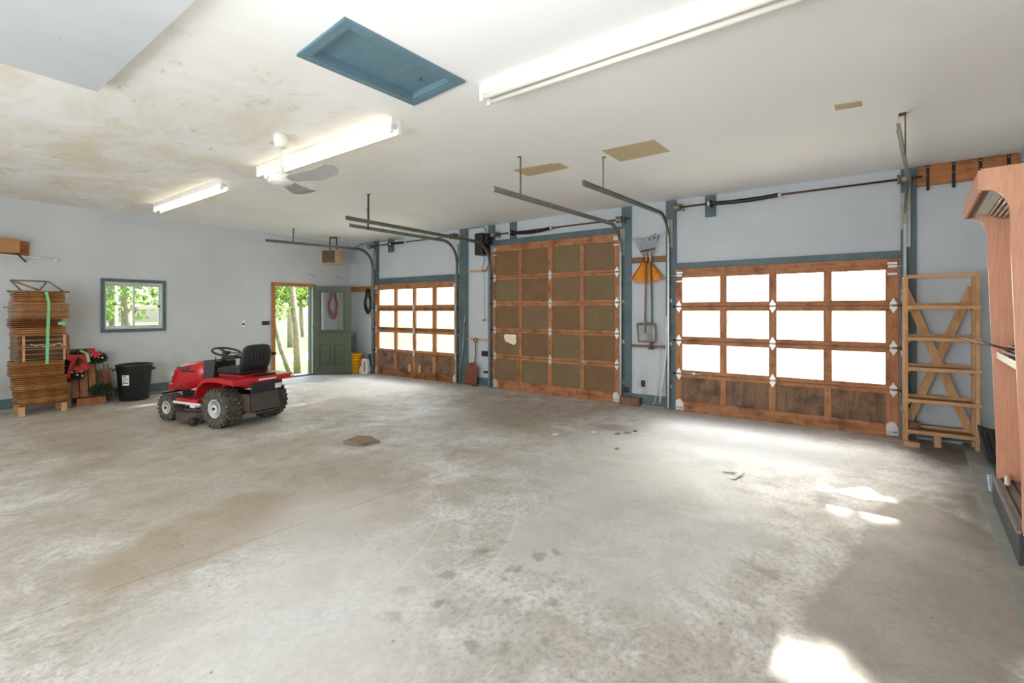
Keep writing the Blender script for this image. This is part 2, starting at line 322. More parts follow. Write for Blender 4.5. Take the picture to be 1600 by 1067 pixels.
# ------------------------------------------------------------------ mesh helpers
class MB:
    def __init__(s): s.v = []; s.f = []; s.sm = []
    def add(s, vs, fs, smooth=False):
        o = len(s.v); s.v += [tuple(v) for v in vs]; s.f += [tuple(i+o for i in f) for f in fs]; s.sm += [smooth]*len(fs); return s
    def box(s, x0, x1, y0, y1, z0, z1, bev=0.0, mat=None):
        x0, x1 = min(x0, x1), max(x0, x1); y0, y1 = min(y0, y1), max(y0, y1); z0, z1 = min(z0, z1), max(z0, z1)
        if bev > 0:
            bm = bmesh.new(); bmesh.ops.create_cube(bm, size=1)
            for v in bm.verts: v.co = Vector(((x0+x1)/2+v.co.x*(x1-x0), (y0+y1)/2+v.co.y*(y1-y0), (z0+z1)/2+v.co.z*(z1-z0)))
            b = min(bev, (x1-x0)*.45, (y1-y0)*.45, (z1-z0)*.45)
            bmesh.ops.bevel(bm, geom=bm.edges[:], offset=b, segments=2, affect='EDGES', profile=.6)
            bm.verts.index_update(); vs = [v.co.copy() for v in bm.verts]; fs = [[v.index for v in f.verts] for f in bm.faces]; bm.free()
        else:
            vs = [Vector(p) for p in ((x0, y0, z0), (x1, y0, z0), (x1, y1, z0), (x0, y1, z0), (x0, y0, z1), (x1, y0, z1), (x1, y1, z1), (x0, y1, z1))]
            fs = [(0, 3, 2, 1), (4, 5, 6, 7), (0, 1, 5, 4), (1, 2, 6, 5), (2, 3, 7, 6), (3, 0, 4, 7)]
        if mat is not None: vs = [mat @ v for v in vs]
        return s.add(vs, fs)
    def bar(s, a, b, w, h, up=(0, 0, 1), bev=0.0):       # box from point a to b with section w (side) x h (up)
        a = Vector(a); b = Vector(b); d = (b-a); L = d.length; d.normalize(); up = Vector(up)
        if abs(d.dot(up)) > .999: up = Vector((1, 0, 0))
        sd = d.cross(up).normalized(); u = sd.cross(d).normalized()
        m = Matrix((sd, d, u)).transposed().to_4x4(); m.translation = (a+b)/2
        return s.box(-w/2, w/2, -L/2, L/2, -h/2, h/2, bev, m)
    def tube(s, pts, r, n=8, closed=False, cap=True):
        pts = [Vector(p) for p in pts]; k = len(pts); rs = r if isinstance(r, (list, tuple)) else [r]*k
        vs = []; prev = None
        for i, p in enumerate(pts):
            a = pts[(i-1) % k] if (closed or i > 0) else p; b = pts[(i+1) % k] if (closed or i < k-1) else p
            t = (b-a).normalized() if (b-a).length > 1e-9 else Vector((0, 0, 1))
            if prev is None:
                ref = Vector((0, 0, 1)) if abs(t.z) < .9 else Vector((1, 0, 0)); u = t.cross(ref).normalized()
            else:
                u = (prev-t*prev.dot(t))
                u = u.normalized() if u.length > 1e-6 else t.cross(Vector((0, 1, 0))).normalized()
            prev = u; w2 = t.cross(u)
            for j in range(n):
                an = 2*PI*j/n; vs.append(p+(u*math.cos(an)+w2*math.sin(an))*rs[i])
        fs = []; m = k if closed else k-1
        for i in range(m):
            for j in range(n):
                i2 = (i+1) % k; fs.append((i*n+j, i*n+(j+1) % n, i2*n+(j+1) % n, i2*n+j))
        if cap and not closed: fs.append(tuple(range(n))[::-1]); fs.append(tuple((k-1)*n+j for j in range(n)))
        return s.add(vs, fs, True)
    def lathe(s, prof, n=24, mat=None, axis='z', cap=True):         # prof: (r, z)
        vs = []; k = len(prof)
        for (r, z) in prof:
            for j in range(n):
                a = 2*PI*j/n; p = (r*math.cos(a), r*math.sin(a), z)
                if axis == 'x': p = (p[2], p[0], p[1])
                if axis == 'y': p = (p[1], p[2], p[0])
                vs.append(Vector(p))
        fs = [(i*n+j, i*n+(j+1) % n, (i+1)*n+(j+1) % n, (i+1)*n+j) for i in range(k-1) for j in range(n)]
        if cap and prof[0][0] > 1e-4: fs.append(tuple(range(n))[::-1])
        if cap and prof[-1][0] > 1e-4: fs.append(tuple((k-1)*n+j for j in range(n)))
        if mat is not None: vs = [mat @ v for v in vs]
        return s.add(vs, fs, True)
    def prism(s, poly, t, mat):                            # 2D polygon in local xy, thickness t along z, placed by matrix
        n = len(poly); vs = [mat @ Vector((x, y, 0)) for x, y in poly]+[mat @ Vector((x, y, t)) for x, y in poly]
        fs = [tuple(range(n))[::-1], tuple(range(n, 2*n))]+[(i, (i+1) % n, n+(i+1) % n, n+i) for i in range(n)]
        return s.add(vs, fs)
    def sweep(s, path, prof, side=(0, 1, 0)):             # closed profile (a along side, b along normal)
        path = [Vector(p) for p in path]; sd = Vector(side).normalized(); n = len(prof); vs = []
        for i, p in enumerate(path):
            t = (path[min(i+1, len(path)-1)]-path[max(i-1, 0)]).normalized(); nn = t.cross(sd).normalized()
            for a, b in prof: vs.append(p+sd*a+nn*b)
        fs = [(i*n+j, i*n+(j+1) % n, (i+1)*n+(j+1) % n, (i+1)*n+j) for i in range(len(path)-1) for j in range(n)]
        fs.append(tuple(range(n))[::-1]); fs.append(tuple((len(path)-1)*n+j for j in range(n)))
        return s.add(vs, fs)
def worldloc(o):
    v = Vector((0, 0, 0))
    while o is not None: v += o.location; o = o.parent
    return v
def obj(name, mb, mat, parent=None, local=False, origin=None, label=None):
    """link a mesh; vertices are in world space unless local (then in the parent's space)"""
    me = bpy.data.meshes.new(name); vs = mb.v
    off = Vector((0, 0, 0))
    if not local:
        if parent is not None: off = worldloc(parent)
        elif origin == 0: pass
        elif origin is not None: off = Vector(origin)
        elif vs:
            xs = [v[0] for v in vs]; ys = [v[1] for v in vs]; zs = [v[2] for v in vs]
            off = Vector(((min(xs)+max(xs))/2, (min(ys)+max(ys))/2, min(zs)))
        if origin == 0: off = Vector((0, 0, 0))
        vs = [(v[0]-off.x, v[1]-off.y, v[2]-off.z) for v in vs]
    me.from_pydata([tuple(v) for v in vs], [], mb.f)
    me.polygons.foreach_set('use_smooth', mb.sm)
    me.materials.append(mat); me.update()
    bm = bmesh.new(); bm.from_mesh(me); bmesh.ops.recalc_face_normals(bm, faces=bm.faces[:]); bm.to_mesh(me); bm.free()
    o = bpy.data.objects.new(name, me); C.objects.link(o)
    if parent is not None: o.parent = parent
    elif not local: o.location = off
    if label: o['label'] = label
    return o
def thing(name, label, cat, loc=(0, 0, 0), rz=0.0, group=None, kind=None):
    o = bpy.data.objects.new(name, None); C.objects.link(o); o.location = loc; o.rotation_euler = (0, 0, rz)
    o.empty_display_size = .1
    o['label'] = label; o['category'] = cat
    if group: o['group'] = group
    if kind: o['kind'] = kind
    return o
def tag(o, label, cat, group=None, kind=None):
    o['label'] = label; o['category'] = cat
    if group: o['group'] = group
    if kind: o['kind'] = kind
    return o
def struct(name, mb, mat, label, cat, origin=0):
    o = obj(name, mb, mat, origin=origin); return tag(o, label, cat, kind='structure')
def sroot(name, label, cat, loc=(0, 0, 0)):
    return thing(name, label, cat, loc, kind='structure')

# ------------------------------------------------------------------ the shell
AX, BY, CZ = 7.13, 10.05, 3.18      # front (garage door) wall, back wall, ceiling
LX = -3.2
def wry(x): return -1.593+(7.13-x)*.1064          # the right wall runs slightly askew
fl = sroot('floor', 'worn grey concrete garage floor with stains and a saw-cut joint', 'floor')
JY = lambda x: 2.44+(7.09-x)*.118                 # saw cut
def slab(poly):
    mb = MB(); n = len(poly); mb.add([(x, y, 0) for x, y in poly]+[(x, y, -.12) for x, y in poly],
        [tuple(range(n)), tuple(range(n, 2*n))[::-1]]+[(i, (i+1) % n, n+(i+1) % n, n+i) for i in range(n)])
    return obj('concrete_slab', mb, M['floor'], fl)
slab([(LX, wry(LX)), (AX+.25, wry(AX)), (AX+.25, JY(AX)-.003), (LX, JY(LX)-.003)])
slab([(LX, JY(LX)+.003), (AX+.25, JY(AX)+.003), (AX+.25, BY+.2), (LX, BY+.2)])
sub = MB().box(LX, AX+.2, -1.6, BY+.1, -.2, -.02); obj('joint_filler', sub, M['charcoal'], fl)
HC, HA, HL, HW = (2.088, 2.549), -.085, .412, .232      # attic hatch: centre, turn, half length, half width
_c, _s = math.cos(HA), math.sin(HA)
hole = [(HC[0]+x*_c-y*_s, HC[1]+x*_s+y*_c) for x, y in ((-HL, -HW), (HL, -HW), (HL, HW), (-HL, HW))]
outr = [(LX-.15, -1.9), (AX+.16, -1.9), (AX+.16, BY+.16), (LX-.15, BY+.16)]
cmb = MB().add([(x, y, CZ) for x, y in outr]+[(x, y, CZ) for x, y in hole]+[(x, y, CZ+.08) for x, y in hole]+[(x, y, CZ+.08) for x, y in outr],
    [(i, (i+1) % 4, 4+(i+1) % 4, 4+i) for i in range(4)]+[(4+i, 4+(i+1) % 4, 8+(i+1) % 4, 8+i) for i in range(4)]+[(i, 12+i, 12+(i+1) % 4, (i+1) % 4) for i in range(4)]+[(12, 13, 14, 15)])
struct('ceiling', cmb, M['ceiling'], 'white painted ceiling with tan water stains', 'ceiling')
struct('ceiling_soffit', MB().box(LX, .995, -1.0, 4.43, CZ-.075, CZ), M['wall_in'], 'lower grey ceiling panel in the top left corner', 'ceiling').name = 'trim_1'

# garage door openings (y0, y1, top)
OPEN = [(6.42, 8.97, 2.10), (2.90, 5.42, 2.74), (-.55, 1.95, 2.11)]
mb = MB(); ycur = wry(AX)-.2; X0, X1 = AX, AX+.16
for (a, b_, t) in sorted(OPEN):
    mb.box(X0, X1, ycur, a, -.1, CZ); mb.box(X0, X1, a, b_, t, CZ); ycur = b_
mb.box(X0, X1, ycur, BY+.16, -.1, CZ)
struct('wall_front', mb, M['wall'], 'pale blue-grey wall with the three overhead doors', 'wall')
WX0, WX1, WZ0, WZ1 = 2.345, 3.16, 1.185, 1.99
DX0, DX1, DZ = 5.215, 6.10, 2.045
mb = MB().box(LX-.15, WX0, BY, BY+.16, -.1, CZ).box(WX0, WX1, BY, BY+.16, -.1, WZ0).box(WX0, WX1, BY, BY+.16, WZ1, CZ)
mb.box(WX1, DX0, BY, BY+.16, -.1, CZ).box(DX0, DX1, BY, BY+.16, DZ, CZ).box(DX1, AX, BY, BY+.16, -.1, CZ)
struct('wall_back', mb, M['wall_in'], 'scuffed pale grey wall with the small window and the open side door', 'wall')
mb = MB(); a, b_ = (LX-.1, wry(LX-.1)), (AX+.16, wry(AX+.16))
mb.add([(a[0], a[1], -.1), (b_[0], b_[1], -.1), (b_[0], b_[1]-.15, -.1), (a[0], a[1]-.15, -.1), (a[0], a[1], CZ), (b_[0], b_[1], CZ), (b_[0], b_[1]-.15, CZ), (a[0], a[1]-.15, CZ)],
       [(0, 3, 2, 1), (4, 5, 6, 7), (0, 1, 5, 4), (1, 2, 6, 5), (2, 3, 7, 6), (3, 0, 4, 7)])
struct('wall_right', mb, M['wall_in'], 'right-hand wall behind the orange display units', 'wall')
struct('wall_left', MB().box(LX-.15, LX, -.9, BY+.16, -.1, CZ), M['wall_in'], 'left side wall out of view', 'wall')

# curb ledge under the right wall
mb = MB(); P1, P2 = (AX, -1.145), (LX, -.045)
P2 = (LX, -1.145+(AX-LX)*.107)
pts = [P1, P2, (LX, wry(LX)+.001), (AX, wry(AX)+.001)]
mb.add([(x, y, 0) for x, y in pts]+[(x, y, .022) for x, y in pts], [(0, 1, 2, 3), (7, 6, 5, 4), (0, 4, 5, 1), (1, 5, 6, 2), (2, 6, 7, 3), (3, 7, 4, 0)])
struct('trim_2', mb, M['concrete_curb'], 'grey concrete ledge along the foot of the right wall', 'curb')

# baseboards and white foundation strips
def bb(name, boxes, m, label):
    mb = MB()
    for b_ in boxes: mb.box(*b_, bev=.003)
    struct(name, mb, m, label, 'baseboard')
bb('baseboard_back', [(LX, DX0-.09, BY-.02, BY, .05, .19), (DX1+.06, AX, BY-.02, BY, .05, .19)], M['teal'], 'teal baseboard along the back wall')
bb('baseboard_front', [(AX-.02, AX, 5.60, 6.11, .03, .17), (AX-.02, AX, 2.14, 2.69, .03, .18), (AX-.02, AX, 9.10, BY-.02, .03, .17), (AX-.02, AX, -1.58, -.77, .03, .18)], M['teal'], 'teal baseboard pieces between the overhead doors')
struct('trim_3', MB().box(LX, DX0-.09, BY-.035, BY, 0, .048).box(DX1+.06, AX, BY-.035, BY, 0, .048), M['concrete_curb'], 'pale foundation strip below the back wall baseboard', 'trim')
struct('trim_4', MB().box(AX-.04, AX, 5.60, 6.11, 0, .028).box(AX-.05, AX, 2.14, 2.69, 0, .028), M['concrete_curb'], 'pale foundation strip below the front wall baseboards', 'trim')
# teal posts, headers and plates on the front wall
ti = [5]
def trim(b_, label, m='teal', bev=.004):
    o = struct('trim_%d' % ti[0], MB().box(*b_, bev=bev), M[m], label, 'trim'); ti[0] += 1; return o
T = .035
for (y0, y1, lab) in ((8.93, 9.085, 'teal post left of the windowed door beside the corner'), (6.13, 6.345, 'teal post right of the far windowed door'),
                      (5.44, 5.60, 'teal post left of the tall middle door'), (2.69, 2.85, 'teal post right of the tall middle door'),
                      (1.985, 2.14, 'teal post left of the near windowed door'), (-.755, -.615, 'teal post beside the pine shelf unit')):
    trim((AX-T, AX, y0, y1, 0, CZ-.01), lab)
trim((AX-T, AX, 6.345, 8.93, 2.125, 2.26), 'teal header board above the far windowed door')
trim((AX-T, AX, 2.85, 5.44, 2.762, 2.865), 'teal header board above the tall middle door')
trim((AX-T, AX, -.615, 1.985, 2.13, 2.215), 'teal header board above the near windowed door')
trim((AX-T, AX, 8.39, 8.575, 2.86, CZ-.01), 'short teal plate at the ceiling above the far windowed door')
trim((AX-T, AX, 4.93, 5.075, 2.87, CZ-.01), 'short teal plate at the ceiling above the tall middle door')
trim((AX-T, AX, 1.43, 1.575, 2.865, CZ-.01), 'short teal plate at the ceiling above the near windowed door')
trim((AX-.03, AX, 2.14, 2.69, 2.255, 2.345), 'wooden tool rail above the hanging rakes', 'old_y')
trim((AX-.07, AX, 2.14, 2.69, .925, .96), 'narrow wooden ledge below the hanging shovel', 'old_y')
trim((AX-.03, AX, 5.60, 6.13, 2.275, 2.315), 'thin wooden rail right of the far windowed door', 'pine_y')
trim((AX-.03, AX, 5.60, 6.13, .90, .94), 'thin low wooden rail above the scoop shovel', 'pine_y')
trim((AX-.03, AX, 9.09, BY-.03, 1.965, 2.10), 'orange board in the corner carrying the black cable', 'board')
trim((6.62, AX-.03, BY-.03, BY, 1.965, 2.10), 'short orange board behind the green door', 'board_x')
trim((AX-.04, AX, wry(AX)+.02, -.757, 2.945, CZ-.005), 'orange board at the ceiling with black iron straps', 'board')

# ------------------------------------------------------------------ overhead doors
SX0, SX1 = 7.065, 7.118     # door thickness in x (inner face, outer face)
def hinge_mb(y, z, x=SX0):
    mb = MB(); w = .034
    for sg in (1, -1):
        poly = [(-w, sg*.012), (w, sg*.012), (w, sg*.034), (.014, sg*.062), (.005, sg*.088), (-.005, sg*.088), (-.014, sg*.062), (-w, sg*.034)]
        m = Matrix(((0, 0, -1, x-.0005), (1, 0, 0, y), (0, 1, 0, z), (0, 0, 0, 1)))
        mb.prism(poly if sg > 0 else poly[::-1], .006, m)
    mb.tube([(x-.010, y-w-.004, z), (x-.010, y+w+.004, z)], .008, 8)
    return mb
def overhead_door(idx, label, yr, cols, rows, ztop, glazed, secmats):
    """yr: (right edge y, left edge y); cols: y intervals; rows: z intervals from the bottom"""
    root = sroot('door_%d' % idx, label, 'overhead door', (SX0, (yr[0]+yr[1])/2, 0))
    zs = [0.0]+[(rows[i][1]+rows[i+1][0])/2 for i in range(len(rows)-1)]+[ztop]
    cs = sorted(cols)
    for k, (z0, z1) in enumerate(rows):
        a, b_ = zs[k]+.002, zs[k+1]-.002
        sec = obj('door_section', MB().box(SX0, SX1, yr[0], yr[1], a, z0, .003).box(SX0, SX1, yr[0], yr[1], z1, b_, .003), M[secmats[k]], root)
        ss = MB()
        edges = [yr[0]]+[e for c in cs for e in c]+[yr[1]]
        for j in range(0, len(edges), 2):
            obj('stile', MB().box(SX0+.002, SX1-.002, edges[j], edges[j+1], z0-.0005, z1+.0005, .002), M['cedar_z'], sec)
        for j, (c0, c1) in enumerate(cs):
            if glazed[k]:
                obj('pane', MB().box(SX0+.024, SX0+.029, c0, c1, z0, z1), M['glass'], sec)
                fr = MB(); q = .008
                fr.box(SX0+.008, SX0+.024, c0, c0+q, z0, z1).box(SX0+.008, SX0+.024, c1-q, c1, z0, z1).box(SX0+.008, SX0+.024, c0+q, c1-q, z0, z0+q).box(SX0+.008, SX0+.024, c0+q, c1-q, z1-q, z1)
                obj('glazing_bead', fr, M['cedar_y'], sec)
            else:
                m = M['cedar_dark'] if idx != 2 else M['hb'][[0, 1, 1, 2, 0, 1, 0, 2, 1, 0, 2, 0, 1, 2, 0, 1, 2, 1, 0, 0][(k*4+j) % 20]]
                obj('panel', MB().box(SX0+.018, SX0+.030, c0-.004, c1+.004, z0-.004, z1+.004), m, sec)
        if k < len(rows)-1:
            zz = zs[k+1]
            mid = (cs[1][1]+cs[2][0])/2
            for y in ((yr[0]+.05), mid, yr[1]-.05):
                obj('hinge', hinge_mb(y, zz), M['zinc'], sec)
    # bottom corner brackets, top roller brackets and rollers
    for y, s in ((yr[0]+.06, -1), (yr[1]-.06, 1)):
        poly = [(-.055, .0), (.055, .0), (.055, .13), (.02, .16), (-.02, .16), (-.055, .10)]
        m = Matrix(((0, 0, -1, SX0-.0005), (1, 0, 0, y), (0, 1, 0, .02), (0, 0, 0, 1)))
        br = MB().prism(poly, .006, m).tube([(SX0-.02, y-.04, .06), (SX0-.02, y+.04, .06)], .012, 8)
        obj('bottom_bracket', br, M['zinc'], root)
        tb = MB().box(SX0-.008, SX0, y-.045, y+.045, ztop-.075, ztop-.045, .002).box(SX0-.03, SX0, y-.04, y+.04, ztop-.115, ztop-.085, .003).box(SX0-.008, SX0, y-.045, y+.045, ztop-.2, ztop-.175, .002)
        tb.tube([(SX0-.025, y, ztop-.1), (SX0-.025, y+s*.12, ztop-.1)], .006, 6)
        obj('top_bracket', tb, M['zinc'], root)
        for zz in zs[1:-1]:
            obj('roller', MB().tube([(SX0-.018, y, zz), (SX0-.018, y+s*.075, zz)], .005, 6).tube([(SX0-.018, y+s*.072, zz), (SX0-.018, y+s*.088, zz)], .018, 10), M['dark_metal'], root)
    for zz in zs[1:-1]: obj('weather_seal', MB().box(SX1+.0005, SX1+.006, yr[0]+.01, yr[1]-.01, zz-.02, zz+.02), M['cedar_y'], root)
    return root
R3 = [(.155, .51), (.61, 1.005), (1.11, 1.503), (1.62, 1.995)]
d1 = overhead_door(1, 'far cedar overhead door with twelve glass panes, nearest the corner', (6.375, 9.01), [(8.873, 8.327)[::-1], (8.239, 7.709)[::-1], (7.627, 7.092)[::-1], (6.996, 6.463)[::-1]], R3, 2.12, [0, 1, 1, 1], ['cedar_rot', 'cedar_y', 'cedar_rot', 'cedar_y'])
d2 = overhead_door(2, 'tall brown middle overhead door of twenty hardboard panels', (2.865, 5.455), [(4.846, 5.395), (4.214, 4.781), (3.578, 4.121), (2.952, 3.505)], [(.175, .575), (.675, 1.085), (1.17, 1.585), (1.68, 2.085), (2.175, 2.625)], 2.757, [0]*5, ['cedar_y']*5)
d3 = overhead_door(3, 'near cedar overhead door with twelve bright panes beside the shelf unit', (-.595, 1.985), [(1.36, 1.897), (.746, 1.283), (.134, .67), (-.48, .06)], R3, 2.125, [0, 1, 1, 1], ['cedar_y']*4)
# torn-off skin on one panel of the middle door
pl = [(-.14, .07), (-.10, .10), (.02, .095), (.10, .10), (.155, .085), (.14, .02), (.15, -.05), (.10, -.10), (.03, -.085), (-.02, -.06), (-.09, -.05), (-.125, .0)]
obj('bare_patch', MB().prism([(-x, y) for x, y in pl], .002, Matrix(((0, 0, -1, SX0+.0175), (1, 0, 0, 5.06), (0, 1, 0, .955), (0, 0, 0, 1)))), M['cream'], d2, label='bare cream patch where the panel skin is torn off')
obj('wood_batten', MB().box(SX0-.015, SX0, 5.0-.085*0-.2, 4.77+.055, .16, .66, .003) if False else MB().box(SX0-.015, SX0, 4.835, 4.87, .10, .66, .003), M['cedar_z'], d2)
for y in (7.72, 6.95+.45):
    obj('wood_block', MB().box(SX0-.02, SX0+.016, y+.38-.35, y+.46-.35, .14, .30, .004), M['pine_z'], d1)
obj('slide_bolt', MB().tube([(SX0-.015, 1.60, .545+.03), (SX0-.015, 1.86, .575)], .007, 8).box(SX0-.012, SX0, 1.70, 1.74, .56, .59), M['zinc'], d3, label='long zinc slide bolt')
obj('slide_bolt', MB().tube([(SX0-.015, 3.42, .64), (SX0-.015, 3.60, .64)], .007, 8).box(SX0-.012, SX0, 3.5, 3.54, .625, .655), M['zinc'], d2, label='zinc slide bolt')

# ------------------------------------------------------------------ tracks
def track_path(y, xe, ze, zc, xc=7.03, rad=.40, ye=None):
    ye = y if ye is None else ye; pts = [(xc, y, .03), (xc, y, .6), (xc, y, 1.2), (xc, y, zc-rad)]
    for i in range(1, 10):
        a = i/10*PI/2; pts.append((xc-rad+rad*math.cos(a), y, zc-rad+rad*math.sin(a)))
    n = 8
    for i in range(n+1):
        f = i/n; pts.append((xc-rad+(xe-(xc-rad))*f, y+(ye-y)*f, zc+(ze-zc)*f))
    return pts
CH = [(-.012, -.027), (.012, -.027), (.012, -.020), (-.008, -.020), (-.008, .020), (.012, .020), (.012, .027), (-.012, .027)]
def track(label, y, xe, ze, zc, hx_, htop=CZ, rad=.40, ye=None, flip=1, hm='galv_dull', hw=.03):
    root = thing('door_track', label, 'track', (7.03, y, 0))
    p = track_path(y, xe, ze, zc, rad=rad, ye=ye)
    prof = [(a*flip, b_) for a, b_ in CH]
    obj('vertical_rail', MB().sweep(p[:4], prof), M['galv'], root)
    obj('curved_rail', MB().sweep(p[3:14], prof), M['galv_dull'], root)
    obj('horizontal_rail', MB().sweep(p[13:], prof), M['galv_dull'], root)
    f = (7.03-rad-hx_)/((7.03-rad)-xe); yy = y+((y if ye is None else ye)-y)*f; zz = zc+(ze-zc)*f
    hb = MB().box(hx_-hw/2, hx_+hw/2, yy+.014*flip*-1-.002, yy+.014*flip*-1+.002, zz-.03, htop-.002)
    hb.box(hx_-hw/2, hx_+hw/2, yy-.02, yy+.03, htop-.005, htop-.001)
    o = obj('hanger', hb, M[hm], root)
    for z in (.35, 1.0, 1.65):
        obj('wall_bracket', MB().box(7.035, AX-.033, y-.015, y+.015, z-.02, z+.02).box(AX-.038, AX-.034, y-.03, y+.03, z-.03, z+.03), M['galv'], root)
    obj('flag_bracket', MB().box(7.05, AX-.034, y-.003, y+.003, zc-rad-.05, zc-.02).box(AX-.038, AX-.034, y-.035, y+.035, zc-rad-.05, zc-.02), M['galv'], root)
    return root
track('steel track left of the far windowed door, ending over the side door', 9.05, 4.52, 2.865, 2.93, 5.08, flip=-1)
track('lower of the paired steel tracks, right of the far windowed door', 6.36, 4.49, 2.865, 2.89, 4.84, hm='brown_metal')
track('upper of the paired steel tracks, left of the tall middle door', 5.50, 3.83, 2.775, 2.79, 4.21, flip=-1, hm='brown_metal')
track('steel track right of the tall middle door below the tan patches', 2.83, 3.68, 2.73, 2.84, 4.14)
track('steel track left of the near windowed door above the hanging rakes', 2.075, 4.16, 2.78, 2.91, 4.68, flip=-1)
tr6 = track('steel track right of the near windowed door, standing beside the pine shelf', -.645, 4.32, 2.83, 2.91, 5.13, ye=-.36, hm='brown_metal', hw=.075)
hol = MB()
for i in range(10): hol.tube([(5.13, -.437, 2.86+i*.032), (5.13, -.430, 2.86+i*.032)], .008, 8)
obj('hanger_hole', hol, M['paper'], tr6)['kind'] = 'stuff'
# ------------------------------------------------------------------ torsion shafts
def shaft(label, y0, y1, z, spring, plate_y, sag=.0, sr=.030, slen=None, drums=True, xs=6.985):
    root = thing('torsion_shaft', label, 'torsion shaft', (xs, (y0+y1)/2, z))
    obj('shaft', MB().tube([(xs, y0, z), (xs, y1, z)], .013, 10), M['brown_metal'], root)
    a, b_ = spring; pts = []; n = 14
    for i in range(n+1):
        f = i/n; pts.append((xs, a+(b_-a)*f, z-sag*math.sin(PI*f)))
    mb = MB(); k = 60; prof = []
    path = [(xs, a+(b_-a)*i/120, z-sag*math.sin(PI*i/120)) for i in range(121)]
    mb.tube(path, [sr*(1 if i % 2 else .86) for i in range(121)], 12)
    obj('spring', mb, M['dark_metal'], root)
    for yy in (a, b_):
        obj('spring_cone', MB().lathe([(.02, -.02), (.038, -.018), (.038, .012), (.02, .02)], 14, Matrix.Translation((xs, yy, z)), 'y'), M['zinc'], root)
    for yy in (y0+.17, y1-.06):
        if drums:
            d = obj('cable_drum', MB().lathe([(.03, -.045), (.055, -.045), (.055, -.02), (.048, -.015), (.048, .03), (.058, .032), (.058, .045), (.03, .045)], 20, Matrix.Translation((xs, yy, z)), 'y'), M['galv_dull'], root)
        obj('bearing_plate', MB().box(xs-.02, AX-T-.001, yy-.075, yy-.068, z-.05, z+.05, .002), M['galv_dull'], root)
    obj('centre_bearing', MB().box(xs-.03, AX-T-.001, plate_y-.03, plate_y-.022, z-.05, z+.05, .002), M['dark_metal'], root)
    return root
shaft('torsion shaft with a thick black spring above the near windowed door', -.79, 2.0, 3.03, (.62, 1.50), 1.50, .02)
shaft('torsion shaft with a sagging black spring above the tall middle door', 2.67, 5.42, 2.955, (4.10, 4.98), 4.99, .035)
shaft('torsion shaft with a short spring above the far windowed door', 6.28, 9.15, 3.03, (7.85, 8.36), 8.44, .0, .026)
obj('steel_angle', MB().box(7.085, 7.09, -.70, -.665, 2.25, 2.98).box(7.055, 7.085, -.70, -.695, 2.25, 2.98), M['galv'], tr6)

# wall opener by the middle door
op = thing('door_opener', 'black wall-mounted door opener left of the tall middle door', 'door opener', (6.95, 5.66, 2.58))
obj('motor_housing', MB().box(6.86, 7.09, 5.545, 5.75, 2.575, 3.0, .02), M['black'], op)
obj('chain_case', MB().box(6.89, 7.02, 5.45, 5.545, 2.78, 2.98, .012).lathe([(.02, -.02), (.06, -.02), (.06, .02), (.02, .02)], 16, Matrix.Translation((6.97, 5.43, 2.93)), 'y'), M['dark_metal'], op)
obj('power_cord', MB().tube([(7.0, 5.62, 2.575), (7.0, 5.62, 2.50), (7.04, 5.66, 2.42), (7.05, 5.72, 2.33), (7.05, 5.68, 2.26), (7.06, 5.60, 2.30), (7.08, 5.56, 2.44)], .006, 6), M['black'], op)
tag(obj('cord_clip', MB().box(7.07, AX, 5.50, 5.555, 2.40, 2.50, .006), M['white_pl']), 'small white socket below the black door opener', 'socket')
tag(obj('pull_cord', MB().tube([(7.09, 5.69, 2.30), (7.09, 5.69, 1.33)], .003, 6).box(7.08, 7.10, 5.66, 5.73, 1.30, 1.33, .004), M['greywood']), 'thin pull cord with a dark toggle beside the middle door', 'cord')
tag(obj('wall_socket', MB().box(AX-.04, AX, 5.61, 5.76, .60, .70, .008).box(AX-.046, AX-.04, 5.64, 5.68, .63, .67), M['black']), 'low black wall box left of the tall middle door', 'wall box')
tag(obj('door_sensor', MB().box(AX-.05, AX-.001, 5.60, 5.66, .27, .31, .006).tube([(AX-.03, 5.66, .29), (AX-.03, 5.70, .29)], .022, 10), M['black']), 'small black safety sensor near the floor left of the middle door', 'sensor')
tag(obj('door_sensor', MB().box(AX-.06, AX-.036, 2.72, 2.80, .19, .27, .006), M['black']), 'small black safety sensor near the floor right of the middle door', 'sensor')
tag(obj('outlet_box', MB().box(AX-.03, AX, 2.47, 2.53, .30, .40, .006), M['black']), 'tiny black box low on the wall below the shovel', 'wall box')
tag(obj('wood_offcut', MB().box(6.99, 7.09, 2.52, 2.84, .0, .13, .006), M['cedar_dark']), 'dark wood block at the foot of the teal post right of the middle door', 'wood block')
# conduit pipe along ceiling over the door posts
tag(obj('ceiling_pipe', MB().tube([(7.06, 8.0, 3.14), (7.06, 9.0, 3.14), (7.06, 9.55, 3.13), (7.05, 9.72, 3.08), (7.05, 9.80, 2.98)], .012, 8), M['galv_dull']), 'thin grey conduit under the ceiling near the far corner', 'conduit')
tag(obj('ceiling_pipe', MB().tube([(7.08, 6.10, 3.16), (7.08, 5.72, 3.155), (7.08, 5.66, 3.12), (7.08, 5.62, 3.0)], .008, 8), M['galv_dull']), 'thin grey conduit above the black door opener', 'conduit')
